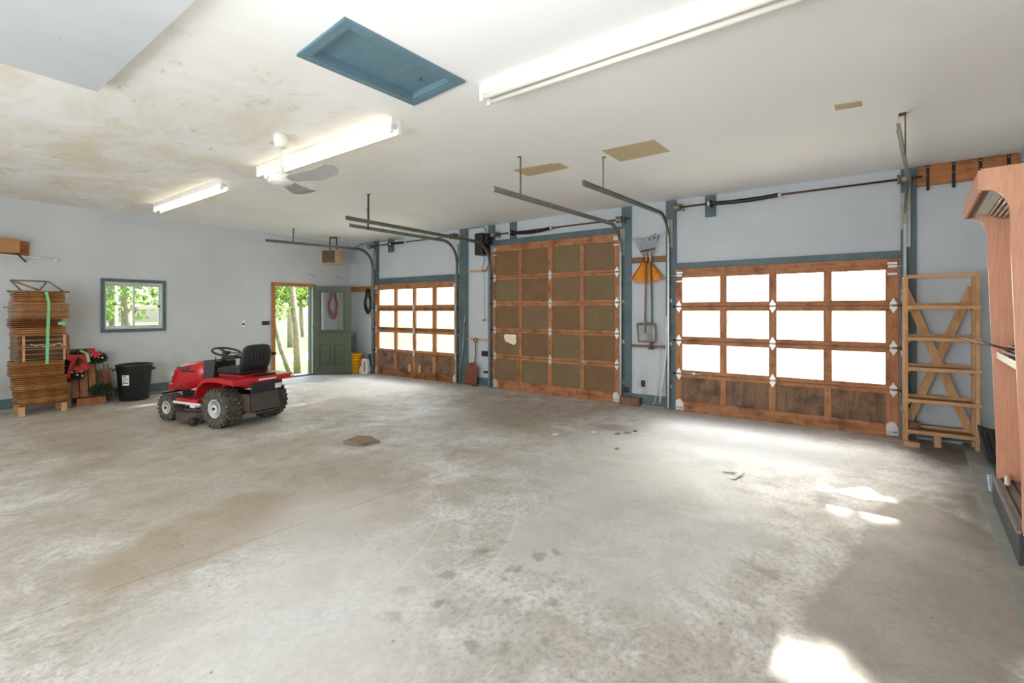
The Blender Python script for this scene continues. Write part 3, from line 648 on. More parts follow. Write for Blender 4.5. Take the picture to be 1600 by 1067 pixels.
# iron straps on the ceiling board
for y, l0, lab in ((-.853, 2.885, 'black iron strap nearest the teal post'), (-1.07, 2.885, 'second black iron strap from the teal post'), (-1.285, 2.93, 'third black iron strap from the teal post'), (-1.50, 2.93, 'black iron strap nearest the right corner')):
    s_ = thing('iron_strap', lab+', on the orange ceiling board', 'strap', (AX-.045, y, 2.9), group='black straps on the ceiling board')
    obj('strap', MB().box(AX-.046, AX-.0405, y-.014, y+.014, l0, 3.172, .001), M['black'], s_)
    for z in (3.15, 3.06): obj('screw', MB().tube([(AX-.050, y, z), (AX-.046, y, z)], .006, 8), M['zinc'], s_)

# ------------------------------------------------------------------ ceiling things
def patch(pts, lab, z=CZ):
    mb = MB(); n = len(pts); mb.add([(x, y, z-.004) for x, y in pts]+[(x, y, z+.001) for x, y in pts], [tuple(range(n)), tuple(range(n, 2*n))[::-1]]+[(i, (i+1) % n, n+(i+1) % n, n+i) for i in range(n)])
    tag(obj('ceiling_patch', mb, M['tan']), lab, 'ceiling patch')
patch([(4.47, 3.16), (4.52, 2.66), (4.56, 2.64), (4.57, 2.57), (4.80, 2.57), (4.80, 3.15)], 'tan bare drywall patch on the ceiling behind the track hanger')
patch([(4.47, 2.02), (4.48, 1.47), (4.91, 1.44), (4.93, 1.99)], 'larger tan bare drywall patch on the ceiling above the track')
patch([(4.58, .02), (4.61, -.155), (4.73, -.167), (4.71, .01)], 'smallest tan strip on the ceiling over the near windowed door')

ht = thing('attic_hatch', 'blue-grey plywood attic hatch recessed in a wide frame on the ceiling', 'hatch', (HC[0], HC[1], CZ), HA)
def hb_(nm, a, b_, c, d, z0, z1, m='teal_ply', bev=.002): return obj(nm, MB().box(a, b_, c, d, z0, z1, bev), M[m], ht, local=True)
for b_ in ((-HL-.065, HL+.065, -HW-.065, -HW-.004), (-HL-.065, HL+.065, HW+.004, HW+.065), (-HL-.065, -HL-.004, -HW-.003, HW+.003), (HL+.004, HL+.065, -HW-.003, HW+.003)):
    hb_('frame_board', b_[0], b_[1], b_[2], b_[3], -.018, -.001)
for b_ in ((-HL+.001, HL-.001, -HW+.001, -HW+.012), (-HL+.001, HL-.001, HW-.012, HW-.001), (-HL+.001, -HL+.012, -HW+.013, HW-.013), (HL-.012, HL-.001, -HW+.013, HW-.013)):
    hb_('reveal_board', b_[0], b_[1], b_[2], b_[3], -.012, .074)
hb_('hatch_panel', -HL+.013, HL-.013, -HW+.013, HW-.013, .036, .050)
hb_('latch', HL-.13, HL-.11, -.02, .0, .016, .036, 'galv_dull', .001)

def strip_light(lab, y0, y1, on, x=2.70):
    t = thing('strip_light', lab, 'ceiling light', (x, (y0+y1)/2, CZ))
    obj('housing', MB().box(x-.055, x+.055, y0, y1, CZ-.055, CZ, .004), M['white'], t)
    mb = MB(); mb.add([(x-.055, y0+.03, CZ-.056), (x-.018, y0+.03, CZ-.085), (x+.018, y0+.03, CZ-.085), (x+.055, y0+.03, CZ-.056), (x-.055, y1-.03, CZ-.056), (x-.018, y1-.03, CZ-.085), (x+.018, y1-.03, CZ-.085), (x+.055, y1-.03, CZ-.056)],
                      [(0, 1, 5, 4), (1, 2, 6, 5), (2, 3, 7, 6), (0, 4, 7, 3), (0, 3, 2, 1), (4, 5, 6, 7)]); obj('ballast_cover', mb, M['white'], t)
    for s in (-1, 1):
        obj('tube', MB().tube([(x+s*.042, y0+.045, CZ-.098), (x+s*.042, y1-.045, CZ-.098)], .0185, 12), M['tube_on' if on else 'tube_off'], t)
        for yy in (y0+.02, y1-.02):
            obj('lamp_holder', MB().box(x+s*.042-.016, x+s*.042+.016, yy-.018, yy+.018, CZ-.128, CZ-.05, .005), M['white_pl'], t)
    return t
strip_light('unlit white strip light running out of the top of the frame', -.30, 2.17, False)
strip_light('lit strip light behind the ceiling fan', 3.15, 5.52, True)
strip_light('lit strip light farthest away, left of the fan', 6.42, 8.80, True)

# fan
fan = thing('ceiling_fan', 'white three-bladed ceiling fan hanging from a rod', 'fan', (2.30, 4.33, 2.70))
fx, fy = 2.30, 4.33
obj('canopy', MB().lathe([(.035, -.13), (.05, -.125), (.06, -.06), (.066, 0)], 24, Matrix.Translation((fx, fy, CZ-.001))), M['white'], fan)
obj('rod', MB().tube([(fx, fy, CZ-.12), (fx, fy, 2.83)], .011, 10), M['white'], fan)
obj('rod_sleeve', MB().lathe([(.02, 0), (.036, .01), (.036, .085), (.03, .10), (.012, .105)], 20, Matrix.Translation((fx, fy, 2.785))), M['white'], fan)
obj('motor', MB().lathe([(.0, -.012), (.05, -.012), (.062, -.004), (.10, 0), (.112, .012), (.112, .03), (.105, .034), (.112, .04), (.112, .062), (.09, .078), (.02, .088)], 32, Matrix.Translation((fx, fy, 2.712))), M['white'], fan)
def blade(ang):
    mb = MB(); n = 10; L0, L1 = .10, .66; top = []; vs = []
    for i in range(n+1):
        f = i/n; r = L0+(L1-L0)*f
        wd = .035 if f < .05 else .05+.035*min(1, f/.5)
        if f > .9: wd *= math.sqrt(max(.05, 1-((f-.9)/.1)**2*.85))
        z = 2.745+(.05*max(0, (f-.62)/.38))
        tilt = -.24
        for sgn in (-1, 1):
            vs.append(Vector((r, sgn*wd, z+sgn*wd*math.tan(tilt))))
    vs += [v+Vector((0, 0, .004)) for v in vs[:]]
    m = (n+1)*2; fs = []
    for i in range(n):
        a = i*2; fs.append((a, a+1, a+3, a+2)); fs.append((m+a, m+a+2, m+a+3, m+a+1)); fs.append((a, a+2, m+a+2, m+a)); fs.append((a+1, m+a+1, m+a+3, a+3))
    fs.append((0, m, m+1, 1)); fs.append((2*n, 2*n+1, m+2*n+1, m+2*n))
    Rm = Matrix.Translation((fx, fy, 0)) @ Matrix.Rotation(ang, 4, 'Z')
    mb.add([Rm @ v for v in vs], fs); return mb
for a in (157, 285, 35): obj('blade', blade(math.radians(a)), M['fanblade'], fan)

# ------------------------------------------------------------------ heater in the far corner
hc = Vector((6.20, 9.38, 2.55))
he = thing('hanging_heater', 'boxy tan heater hanging from the ceiling above the green door', 'heater', hc, math.radians(28))
def lb(*a, bev=0): return MB().box(*a, bev=bev)
obj('heater_body', lb(-.20, .20, -.17, .17, 0, .32, bev=.008), M['heater'], he, local=True)
obj('grille_back', lb(-.204, -.198, -.15, .15, .02, .30), M['heater_dk'], he, local=True)
for i in range(6):
    mb = MB().box(-.012, .012, -.145, .145, -.006, .006, 0, Matrix.Translation((-.212, 0, .045+i*.046)) @ Matrix.Rotation(.6, 4, 'Y')); obj('louvre', mb, M['heater_dk'], he, local=True)
mb = MB().box(-.015, .015, -.085, -.07, .32, .62).box(-.015, .015, .07, .085, .32, .62).box(-.015, .015, -.085, .085, .60, .625).box(-.015, .015, -.085, .085, .325, .345)
obj('ceiling_bracket', mb, M['dark_metal'], he, local=True)
obj('heater_cord', MB().tube([(.0, 0, .34), (.02, .02, .42), (-.01, -.02, .5), (.0, .0, .62)], .005, 6), M['greymetal'], he, local=True)

# ------------------------------------------------------------------ window_1
win = sroot('window_1', 'small sliding window in a teal frame on the back wall', 'window', (2.75, BY, 1.13))
for b_ in ((2.297, 3.208, 1.995, 2.045), (2.297, 3.208, 1.132, 1.185), (2.297, 2.347, 1.185, 1.995), (3.158, 3.208, 1.185, 1.995)):
    obj('casing', MB().box(b_[0], b_[1], BY-.028, BY, b_[2], b_[3], .004), M['teal'], win)
for b_ in ((WX0, WX1, 1.955, 1.99), (WX0, WX1, 1.185, 1.215), (WX0, WX0+.022, 1.215, 1.955), (WX1-.022, WX1, 1.215, 1.955)):
    obj('liner', MB().box(b_[0], b_[1], BY-.015, BY+.14, b_[2], b_[3], .002), M['alu'], win)
for (a, b_, yy) in ((2.367, 2.765, .07), (2.745, 3.138, .04)):
    sash = obj('sash', MB().box(a, b_, BY+yy, BY+yy+.022, 1.93, 1.955, .002).box(a, b_, BY+yy, BY+yy+.022, 1.215, 1.24, .002).box(a, a+.022, BY+yy, BY+yy+.022, 1.24, 1.93, .002).box(b_-.022, b_, BY+yy, BY+yy+.022, 1.24, 1.93, .002), M['alu'], win)
    obj('pane', MB().box(a+.022, b_-.022, BY+yy+.009, BY+yy+.013, 1.24, 1.93), M['glass'], sash)
obj('sash_latch', MB().box(3.10, 3.125, BY+.022, BY+.04, 1.56, 1.60, .004), M['dark_metal'], win)

# ------------------------------------------------------------------ side door (door_4)
dj = sroot('door_4', 'open side doorway with cedar jambs, trees showing beyond', 'doorway', (5.66, BY, 0))
obj('jamb', MB().box(5.138, 5.215, BY-.03, BY, 0, 2.12, .004).box(5.195, 5.215, BY, BY+.16, 0, 2.05), M['board_x'], dj)
obj('jamb', MB().box(6.082, 6.099, BY+.045, BY+.16, .036, 2.044, .003), M['green_mould'], dj)
obj('head_casing', MB().box(5.138, 6.17, BY-.032, BY, 2.05, 2.12, .004), M['board_x'], dj)
obj('threshold', MB().box(5.14, 6.13, BY-.05, BY+.2, 0, .035, .006), M['galv_dull'], dj)
LW = .86
ang = math.atan2(9.344-9.985, 6.635-6.09)
leaf = thing('door_leaf', 'open olive-green panelled door with a tall glass pane', 'door', (6.085, 9.985, .02), ang)
def db(name, x0, x1, z0, z1, m, y0=-.02, y1=.02, bev=.003, par=None): return obj(name, MB().box(x0, x1, y0, y1, z0, z1, bev), M[m], par or leaf, local=True)
TP = 2.055
db('hinge_stile', 0, .13, 0, TP, 'green_door'); db('lock_stile', LW-.15, LW, 0, TP, 'green_door')
db('top_rail', .13, LW-.15, 1.94, TP, 'green_door'); db('lock_rail', .13, LW-.15, .82, 1.0, 'green_door'); db('bottom_rail', .13, LW-.15, 0, .20, 'green_door')
db('muntin', .39, .47, .20, .82, 'green_door')
for a, b_ in ((.13, .39), (.47, LW-.15)):
    pn = db('lower_panel', a-.002, b_+.002, .20, .64 if False else .70, 'green_door', -.010, .010)
    mb = MB()
    for s in (-1, 1):
        y = s*.016
        mb.box(a+.0, a+.02, y-.006, y+.006, .20, .70).box(b_-.02, b_, y-.006, y+.006, .20, .70).box(a+.02, b_-.02, y-.006, y+.006, .20, .22).box(a+.02, b_-.02, y-.006, y+.006, .68, .70)
    obj('panel_moulding', mb, M['green_mould'], pn, local=True)
db('panel_rail', .13, .39, .70, .82, 'green_door'); db('panel_rail', .47, LW-.15, .70, .82, 'green_door')
gp = db('pane', .165, LW-.185, 1.035, 1.905, 'glass', -.003, .003, 0)
mb = MB()
for y0, y1 in ((-.03, -.004), (.004, .03)):
    mb.box(.13, .165, y0, y1, 1.0, 1.94).box(LW-.185, LW-.15, y0, y1, 1.0, 1.94).box(.165, LW-.185, y0, y1, 1.0, 1.035).box(.165, LW-.185, y0, y1, 1.905, 1.94)
obj('glazing_frame', mb, M['green_mould'], leaf, local=True)
db('drip_ledge', .10, LW-.12, .955, .985, 'green_mould', -.05, -.02); 
hl = MB()
for s in (-1, 1): hl.lathe([(.012, 0), (.012, .03), (.026, .04), (.028, .055), (.015, .066), (0, .067)], 16, Matrix.Translation((LW-.06, s*.02, 1.0)) @ Matrix.Rotation(-s*PI/2, 4, 'X'))
obj('door_knob', hl, M['brass'], leaf, local=True)
hl = MB()
for s in (-1, 1): hl.lathe([(.026, 0), (.026, .012), (.018, .018), (0, .018)], 16, Matrix.Translation((LW-.06, s*.02, 1.27)) @ Matrix.Rotation(-s*PI/2, 4, 'X'))
obj('deadbolt', hl, M['brass'], leaf, local=True)
for z in (.25, 1.05, 1.8): obj('butt_hinge', MB().tube([(-.004, -.024, z), (-.004, -.024, z+.1)], .008, 8), M['brass'], leaf, local=True)
# sockets, switch, hooks on the back wall
tag(obj('wall_switch', MB().box(4.935, 5.095, BY-.014, BY, 1.19, 1.275, .004).box(4.965, 4.98, BY-.022, BY-.014, 1.22, 1.245).box(5.04, 5.055, BY-.022, BY-.014, 1.22, 1.245), M['black']), 'dark double switch plate left of the side doorway', 'switch')
mb = MB().box(4.525, 4.59, BY-.012, BY, 1.16, 1.30, .004); o = obj('wall_socket', mb, M['white_pl']); tag(o, 'white socket plate with a dark round opening on the back wall', 'socket')
obj('socket_face', MB().lathe([(0, 0), (.024, 0), (.024, .006), (0, .006)], 16, Matrix.Translation((4.557, BY-.012, 1.22)) @ Matrix.Rotation(PI/2, 4, 'X')), M['black'], o)
for x, z, lab in ((6.08+.05, 2.31, 'bent wire hook above the doorway'), (6.86, 2.29, 'small wire hook above the green door')):
    tag(obj('wire_hook', MB().tube([(x-.12, BY-.01, z+.04), (x-.03, BY-.03, z+.02), (x, BY-.05, z-.01), (x+.04, BY-.02, z-.02)], .006, 6), M['greymetal']), lab, 'hook')
# cables
def coil(cx, cy, cz, w, h, n, r, mat, seed, plane='y'):
    rr = random.Random(seed); mb = MB(); pts = []
    for k in range(n):
        ww = w*(.75+.35*rr.random()); hh = h*(.85+.2*rr.random()); off = rr.uniform(-.025, .025)
        for i in range(16):
            a = 2*PI*i/16+PI/2
            px = ww/2*math.cos(a)*(1 if math.sin(a) < .3 else .6); pz = -hh/2+hh/2*math.sin(a)
            d = off+.008*math.sin(3*a+k)
            pts.append((cx+d, cy+px, cz+pz) if plane == 'y' else (cx+px, cy+d, cz+pz))
    mb.tube(pts, r, 6); return mb
tag(obj('cable_coil', coil(7.05, 9.25, 2.03, .26, .58, 9, .011, None, 3), M['black']), 'black cable coiled on the orange corner board', 'cable')
tag(obj('extension_cord', coil(6.60, BY-.06, 2.02, .24, .70, 7, .010, None, 5, 'x'), M['redcord']), 'faded red cord hanging behind the glass of the green door', 'cord')
tag(obj('extension_cord', MB().tube([(6.70, BY-.05, 1.96), (6.78, BY-.05, 1.6), (6.72, BY-.06, 1.3), (6.70, BY-.05, 1.02)], .008, 6).tube([(6.74, BY-.05, 1.96), (6.84, BY-.05, 1.5), (6.80, BY-.06, 1.2), (6.83, BY-.05, 1.0)], .008, 6), M['paper']), 'pale loose cord hanging behind the glass of the green door', 'cord')

# ------------------------------------------------------------------ corner: buckets, bag, stick
for i in range(4):
    z = i*.062; k = thing('plastic_bucket', ('yellow plastic bucket at the bottom of the nested stack' if i == 0 else ['', 'second yellow bucket of the nested stack', 'third yellow bucket up in the nested stack', 'topmost yellow bucket of the nested stack'][i]), 'bucket', (6.84, 9.46, z+.001), group='nested yellow buckets by the green door')
    prof = [(.135, 0), (.142, .02), (.168, .255), (.172, .256), (.172, .262), (.182, .262), (.184, .285), (.172, .290), (.158, .286), (.130, .012), (0, .012)] if i == 0 else [(.158, .20), (.170, .262), (.182, .262), (.184, .285), (.172, .290), (.155, .286), (.150, .20)]
    obj('bucket_body', MB().lathe(prof, 28), M['yellow'], k, local=True)
    obj('bail', MB().tube([(.186*math.cos(a), .186*math.sin(a), .262-.03*math.sin((a+2.6)/2.0)) for a in [(-2.6+3.0*t/12) for t in range(13)]], .0035, 6), M['yellow'], k, local=True)
bag = MB()
prof = [(-.12, 0), (.11, 0), (.13, .1), (.10, .25), (.075, .35), (-.035, .37), (-.08, .25), (-.125, .1)]
m = Matrix.Translation((6.90, 9.16, 0)) @ Matrix.Rotation(math.radians(15), 4, 'Z') @ Matrix(((0, 0, 1, -.07), (-1, 0, 0, 0), (0, 1, 0, 0), (0, 0, 0, 1)))
o = obj('paper_bag', bag.prism(prof, .13, m), M['paper'], origin=(6.90, 9.16, 0)); tag(o, 'crumpled white bag leaning beside the yellow buckets', 'bag')
md = o.modifiers.new('b', 'BEVEL'); md.width = .02; md.segments = 3
obj('bag_print', MB().bar((6.822, 9.10, .06), (6.822, 9.10, .30), .04, .006, up=(1, 0, 0)).bar((6.815, 9.20, .18), (6.815, 9.20, .32), .03, .006, up=(1, 0, 0)), M['scrap_red'], o)
tag(obj('storage_box', MB().box(7.045, 7.11, 9.10, 9.24, .0, .46, .012), M['blue']), 'blue box standing behind the white bag', 'box')
tag(obj('metal_rod', MB().tube([(7.04, 9.72, .0), (7.08, 9.82, .84)], .009, 6).tube([(7.075, 9.815, .78), (7.085, 9.83, .92)], .016, 6), M['greymetal']), 'thin grey rod leaning in the corner behind the buckets', 'rod')
tag(obj('wood_strip', MB().box(6.665, 6.685, 9.36, 9.395, 0, .52, .002), M['pine_z']), 'pale wood strip upright between green door and buckets', 'wood strip')

# ------------------------------------------------------------------ tools between doors
sh = thing('scoop_shovel', 'rusty scoop shovel standing against the wall below the thin rail', 'shovel', (7.05, 5.9, 0))
m = Matrix(((0, 0, -1, 7.08), (1, 0, 0, 5.97), (0, 1, 0, .0), (0, 0, 0, 1))) @ Matrix.Rotation(math.radians(8), 4, 'Z')
mb = MB(); pts2 = []
nx_, nz_ = 8, 10; vs = []
for j in range(nz_+1):
    for i in range(nx_+1):
        u = i/nx_*2-1; v = j/nz_; wd = .155*(1 if v < .75 else math.sqrt(max(.06, 1-((v-.75)/.25)**2)))
        vs.append(Vector((u*wd, v*.46+.01, .05+.0-(u*u)*-.035)))
fs = [(j*(nx_+1)+i, j*(nx_+1)+i+1, (j+1)*(nx_+1)+i+1, (j+1)*(nx_+1)+i) for j in range(nz_) for i in range(nx_)]
mb.add([m @ v for v in vs], fs, True); o = obj('scoop', mb, M['rust_red'], sh); md = o.modifiers.new('s', 'SOLIDIFY'); md.thickness = .004
obj('handle', MB().tube([m @ Vector((0, .42, .03)), m @ Vector((0, .62, .02)), (7.07, 5.90, .86)], .014, 8), M['handle'], sh)
gp_ = [(7.07, 5.90, .84), (7.07, 5.93, .89), (7.07, 5.95, .935), (7.07, 5.90, .95), (7.07, 5.85, .935), (7.07, 5.87, .89)]
obj('grip', MB().tube(gp_, .011, 8, closed=True), M['rust_red'], sh)
tag(obj('broom_handle', MB().tube([(7.02, 6.27, .0), (7.085, 6.17, 1.40)], .012, 8).tube([(7.07, 6.19, 1.2), (7.085, 6.17, 1.42)], .02, 8), M['galv']), 'grey pole leaning right of the far windowed door', 'pole')
tag(obj('white_pole', MB().tube([(7.0, 2.20, .10), (7.06, 2.125, .8), (7.085, 2.12, 1.42)], .011, 8), M['white_pl']), 'white plastic pole leaning at the track left of the near door', 'pole')
tag(obj('loose_wire', MB().tube([(7.10, 2.33, .03), (7.11, 2.31, .10), (7.11, 2.28, .22), (7.11, 2.24, .5), (7.10, 2.22, 1.1)], .004, 6), M['white_pl']), 'thin white wire hanging down to the floor by the near door track', 'wire')

rk = thing('leaf_rake', 'steel spring-tine rake hanging tines up on the tool rail', 'rake', (7.06, 2.38, .9))
obj('handle', MB().tube([(7.075, 2.35, .90), (7.07, 2.345, 1.6), (7.05, 2.355, 2.32)], .013, 8), M['greenh'], rk)
obj('ferrule', MB().tube([(7.05, 2.355, 2.26), (7.045, 2.375, 2.42)], [.016, .012], 8), M['zinc'], rk)
for i in range(16):
    f = i/15*2-1; yb = 2.40+f*.05*-1; yt = 2.425-f*.21
    zt = 2.63+.03*f*-0.3+R.uniform(-.02, .02)+(.04 if f > .4 else 0)
    obj('tine', MB().tube([(7.045, yb, 2.32), (7.04, yb+(yt-yb)*.42, 2.44), (7.03, yt, zt), (6.99, yt-f*.01, zt+.01), (6.965, yt-f*.015, zt-.02)], .0034, 5), M['greymetal'], rk)
obj('tine_spreader', MB().bar((7.037, 2.515, 2.425), (7.037, 2.285, 2.455), .012, .022), M['black'], rk)
# dry leaves caught in tines
mb = MB()
for i in range(14):
    c = Vector((7.02, 2.32+R.uniform(-.10, .12), 2.60+R.uniform(-.05, .05))); a = Vector((R.uniform(-1, 1), R.uniform(-1, 1), R.uniform(-1, 1))).normalized(); b_ = a.orthogonal().normalized()
    mb.add([c+a*.02, c+b_*.012, c-a*.02, c-b_*.012], [(0, 1, 2, 3)])
lf = obj('caught_leaves', mb, M['brown_metal'], rk); lf['kind'] = 'stuff'

ork = thing('leaf_rake', 'orange plastic fan rake hanging tines down on the tool rail', 'rake', (7.09, 2.43, 1.9))
mb = MB(); n = 22; vs = []; ctr = Vector((7.09, 2.43, 2.36))
nseg = 22
for j, rr in enumerate((.07, .40)):
    for i in range(nseg+1):
        a = math.radians(-34+68*i/nseg); zz = ctr.z-rr*math.cos(a)*(1 if j == 0 else 1.0); x = 7.085+(.006 if i % 2 else -.006)
        vs.append((x, ctr.y-rr*math.sin(a)*1.15, zz))
fs = [(i, i+1, nseg+2+i, nseg+1+i) for i in range(nseg)]
mb.add(vs, fs); o = obj('rake_head', mb, M['orange'], ork); md = o.modifiers.new('s', 'SOLIDIFY'); md.thickness = .004
for i in range(0, 15):
    a = math.radians(-33+66*i/14); d = Vector((0, -math.sin(a)*1.15, -math.cos(a)))
    obj('tine', MB().bar(ctr+Vector((-.005, 0, 0))+d*.395, ctr+Vector((-.012, 0, 0))+d*.45, .014, .005, up=(1, 0, 0)), M['orange'], ork)
obj('socket', MB().tube([(7.07, 2.43, 2.24), (7.06, 2.43, 2.42)], [.03, .022], 10), M['orange'], ork)
for s in (-1, 1): obj('edge_rib', MB().bar((7.07, 2.43+s*.04, 2.31), (7.07, 2.43+s*.25, 1.98), .008, .012), M['old_y'], ork)
shv = thing('square_shovel', 'square steel shovel hanging blade down in front of the orange rake', 'shovel', (7.04, 2.44, 1.0))
obj('handle', MB().tube([(7.045, 2.445, 1.34), (7.045, 2.435, 1.8), (7.04, 2.43, 2.28)], .014, 8), M['handle'], shv)
obj('grip', MB().tube([(7.04, 2.39, 2.31), (7.04, 2.47, 2.31), (7.04, 2.45, 2.25), (7.04, 2.41, 2.25)], .011, 8, closed=True), M['brown_metal'], shv)
obj('shaft_socket', MB().tube([(7.035, 2.44, 1.16), (7.045, 2.445, 1.30), (7.045, 2.445, 1.42)], [.012, .02, .017], 8), M['shovelsteel'], shv)
vs = []; W0 = [(.155, 0), (-.135, 0)]
for j in range(8):
    v = j/7
    for i in range(7):
        u = i/6*2-1; y = 2.435-.03*v-u*(.15-.012*v)*1.0; z = 1.30-.29*v-(.02*u*0)+(.0 if v > .1 else .012*(1-abs(u))); x = 7.04+.02*(1-u*u)-.03*v
        vs.append((x, y, z))
fs = [(j*7+i, j*7+i+1, (j+1)*7+i+1, (j+1)*7+i) for j in range(7) for i in range(6)]
o = obj('blade', MB().add(vs, fs, True), M['shovelsteel'], shv); md = o.modifiers.new('s', 'SOLIDIFY'); md.thickness = .003
tag(obj('ledge_clamp', MB().box(7.03, 7.06, 2.31, 2.39, .90, .925, .004).box(7.03, 7.058, 2.33, 2.37, .925, 1.0, .004), M['brown_metal']), 'small dark clamp on the narrow ledge below the shovel', 'clamp')

# ------------------------------------------------------------------ pine shelf unit
su = thing('shelf_unit', 'tall pine shelf unit with a crossed back brace', 'shelf', (7.0, -.93, 0))
fx0, bx1 = 6.765, 6.975; ya, yb = -.615, -1.225
for x in (fx0, bx1-.035):
    for y in (ya, yb):
        yy = (y, y-.035) if y == ya else (y+.035, y)
        obj('post', MB().box(x, x+.035, yy[1], yy[0], 0 if y == ya else .022, 1.90 if x == fx0 else 1.885, .003), M['pine_z'], su)
obj('top_rail', MB().box(fx0, fx0+.035, yb+.036, ya-.036, 1.86, 1.90, .003), M['pine_y'], su)
for y in (ya-.0175, yb+.0175): obj('side_rail', MB().box(fx0+.036, bx1-.036, y-.017, y+.017, 1.86, 1.885, .003), M['pine_x'], su)
for z in (1.545, 1.195, .86, .505, .16):
    o = obj('shelf_board', MB().box(fx0-.002, bx1-.02, yb+.036, ya-.036, z-.012, z+.006, .002), M['old_y'] if z < .9 else M['pine_y'], su)
    obj('front_lip', MB().box(fx0-.014, fx0-.001, yb-.012, ya+.002, z-.028, z+.012, .003), M['pine_y'], su)
    obj('back_lip', MB().box(bx1-.019, bx1-.001, yb+.036, ya-.036, z+.007, z+.04, .003), M['pine_y'], su)
    for y0, y1 in ((ya-.037, ya-.052), (yb+.052, yb+.037)):
        obj('shelf_cleat', MB().box(fx0+.004, bx1-.05, y0, y1, z-.05, z-.013, .002), M['pine_x'], su)
obj('cross_brace', MB().bar((6.983, ya-.02, 1.76), (6.983, yb+.05, .20), .014, .076, up=(0, 1, .4)), M['pine_z'], su)
obj('cross_brace', MB().bar((6.998, yb+.02, 1.76), (6.998, ya-.05, .20), .014, .076, up=(0, -1, .4)), M['pine_z'], su)
tag(obj('wood_block', MB().box(6.66, 6.745, -.74, -.60, 0, .05, .004), M['pine_y']), 'short wood block on the floor in front of the shelf foot', 'wood block')
tag(obj('wood_block', MB().box(6.80, 6.86, -.93, -.87, 0, .13, .004), M['pine_z']), 'upright wood block under the lowest shelf board', 'wood block')
tag(obj('brick_block', MB().box(6.86, 6.94, -.755, -.67, .168, .24, .004), M['cedar_dark']), 'dark wooden block on the lowest pine shelf', 'wood block')

# ------------------------------------------------------------------ display units along the right wall
WA = math.atan2(-.1058, .9944)   # along-wall direction, away from the camera
def display_unit(label, near_pt, L=1.18, deep=.365):
    t = thing('display_unit', label, 'display cabinet', (near_pt[0], near_pt[1], .022), WA)
    H = 2.33; bz = .195
    # local axes: x along the wall (away), y out towards the room, origin at the near front foot
    def endpanel(x0, x1, nm='end_panel', m='laminate'):
        poly = [(-deep, bz-.19 if False else .0), (-.004, .0), (-.004, bz*.9), (.0, .5), (.045, 1.9), (.045, 2.04)]
        for i in range(1, 9):
            a = i/8*PI/2; poly.append((.045+.09*(1-math.cos(a)), 2.04+.16*math.sin(a)))
        poly += [(.178, 2.205), (.178, H-.02), (.165, H), (-deep, H)]
        mt = Matrix(((0, 0, 1, x0), (1, 0, 0, 0), (0, 1, 0, 0), (0, 0, 0, 1)))
        return obj(nm, MB().prism(poly, x1-x0, mt), M[m], t, local=True)
    endpanel(0, .03); endpanel(L-.03, L)
    obj('back_panel', MB().box(.03, L-.03, -deep, -deep+.02, bz, H), M['laminate_in'], t, local=True)
    obj('canopy_fascia', MB().box(.03, L-.03, .160, .177, 2.195, H, .004), M['laminate'], t, local=True)
    obj('canopy_top', MB().box(.03, L-.03, -deep+.02, .160, H-.02, H), M['laminate_in'], t, local=True)
    obj('fascia_edge', MB().box(.031, L-.031, .130, .159, 2.205, 2.222), M['dkbrown'], t, local=True)
    for i in range(6):
        y = .118-i*.013; obj('light_louvre', MB().box(.032, L-.032, y-.0015, y+.0015, 2.212, 2.219), M['white_pl'], t, local=True)
    obj('louvre_tray', MB().box(.031, L-.031, .046, .128, 2.220, 2.226), M['white'], t, local=True)
    for y, z_ in ((.036, 2.213), (.014, 2.20), (-.010, 2.19), (-.034, 2.18)): obj('chrome_bar', MB().tube([(.031, y, z_), (L-.031, y, z_)], .009, 10), M['galv'], t, local=True)
    obj('tube', MB().tube([(.06, -.16, 2.22), (L-.06, -.16, 2.22)], .013, 10), M['tube_off'], t, local=True)
    obj('base_plinth', MB().box(.0, L+.06, -.10, .012, .0, bz-.012, .004).box(.0, L+.06, -deep, -.34, .0, bz-.012), M['charcoal'], t, local=True)
    obj('base_edge', MB().box(-.001, L+.062, .0, .022, bz-.011, bz+.006, .003), M['greymetal'], t, local=True)
    dk = obj('base_deck', MB().box(.031, L-.031, -deep+.021, -.001, bz-.011, bz), M['greymetal'], t, local=True)
    for i in range(5):
        y = -.03-i*.055; obj('deck_rib', MB().box(.035, L-.035, y-.006, y+.006, bz+.001, bz+.012, .002), M['dark_metal'], dk, local=True)
    s = obj('shelf', MB().box(.032, L-.032, -.26, -.005, 1.14, 1.15).box(.032, L-.032, -.012, -.001, 1.115, 1.165, .003), M['cream_metal'], t, local=True)
    for x in (.032, L-.050):
        mt = Matrix(((0, 0, 1, x), (1, 0, 0, 0), (0, 1, 0, 0), (0, 0, 0, 1)))
        obj('shelf_bracket', MB().prism([(-.02, 1.138), (-.30, 1.138), (-.30, 1.04)][::-1], .018, mt), M['dkbrown'], s, local=True)
    return t
du = display_unit('copper laminate display unit with a lit-style canopy at the right edge', (3.87, -.872))
d2u = display_unit('nearer copper display unit, only its canopy tip showing at the right edge', (1.22, -.600))
def on_unit(x, y, z): 
    m = Matrix.Translation((3.87, -.872, .022)) @ Matrix.Rotation(WA, 4, 'Z'); return m @ Vector((x, y, z))
tag(obj('metal_rod', MB().tube([on_unit(.25, .012, 1.232), on_unit(1.95, .16, 1.238)], .008, 8), M['brown_metal']), 'upper brown rod resting across the display unit', 'rod')
obj('hanging_rail', MB().tube([(1.181, -.075, 1.19), (1.95, .03, 1.185)], .008, 8), M['charcoal'], du, local=True)
mb = MB()
for i in range(3):
    a, b_ = on_unit(.25, -.10+.0*i, 1.182+.02*i), on_unit(.95, -.07, 1.182+.02*i); mb.bar(a, b_, .12-.03*i, .014)
tag(obj('folded_tray', mb, M['charcoal']), 'dark folded trays on the shelf of the display unit', 'tray')
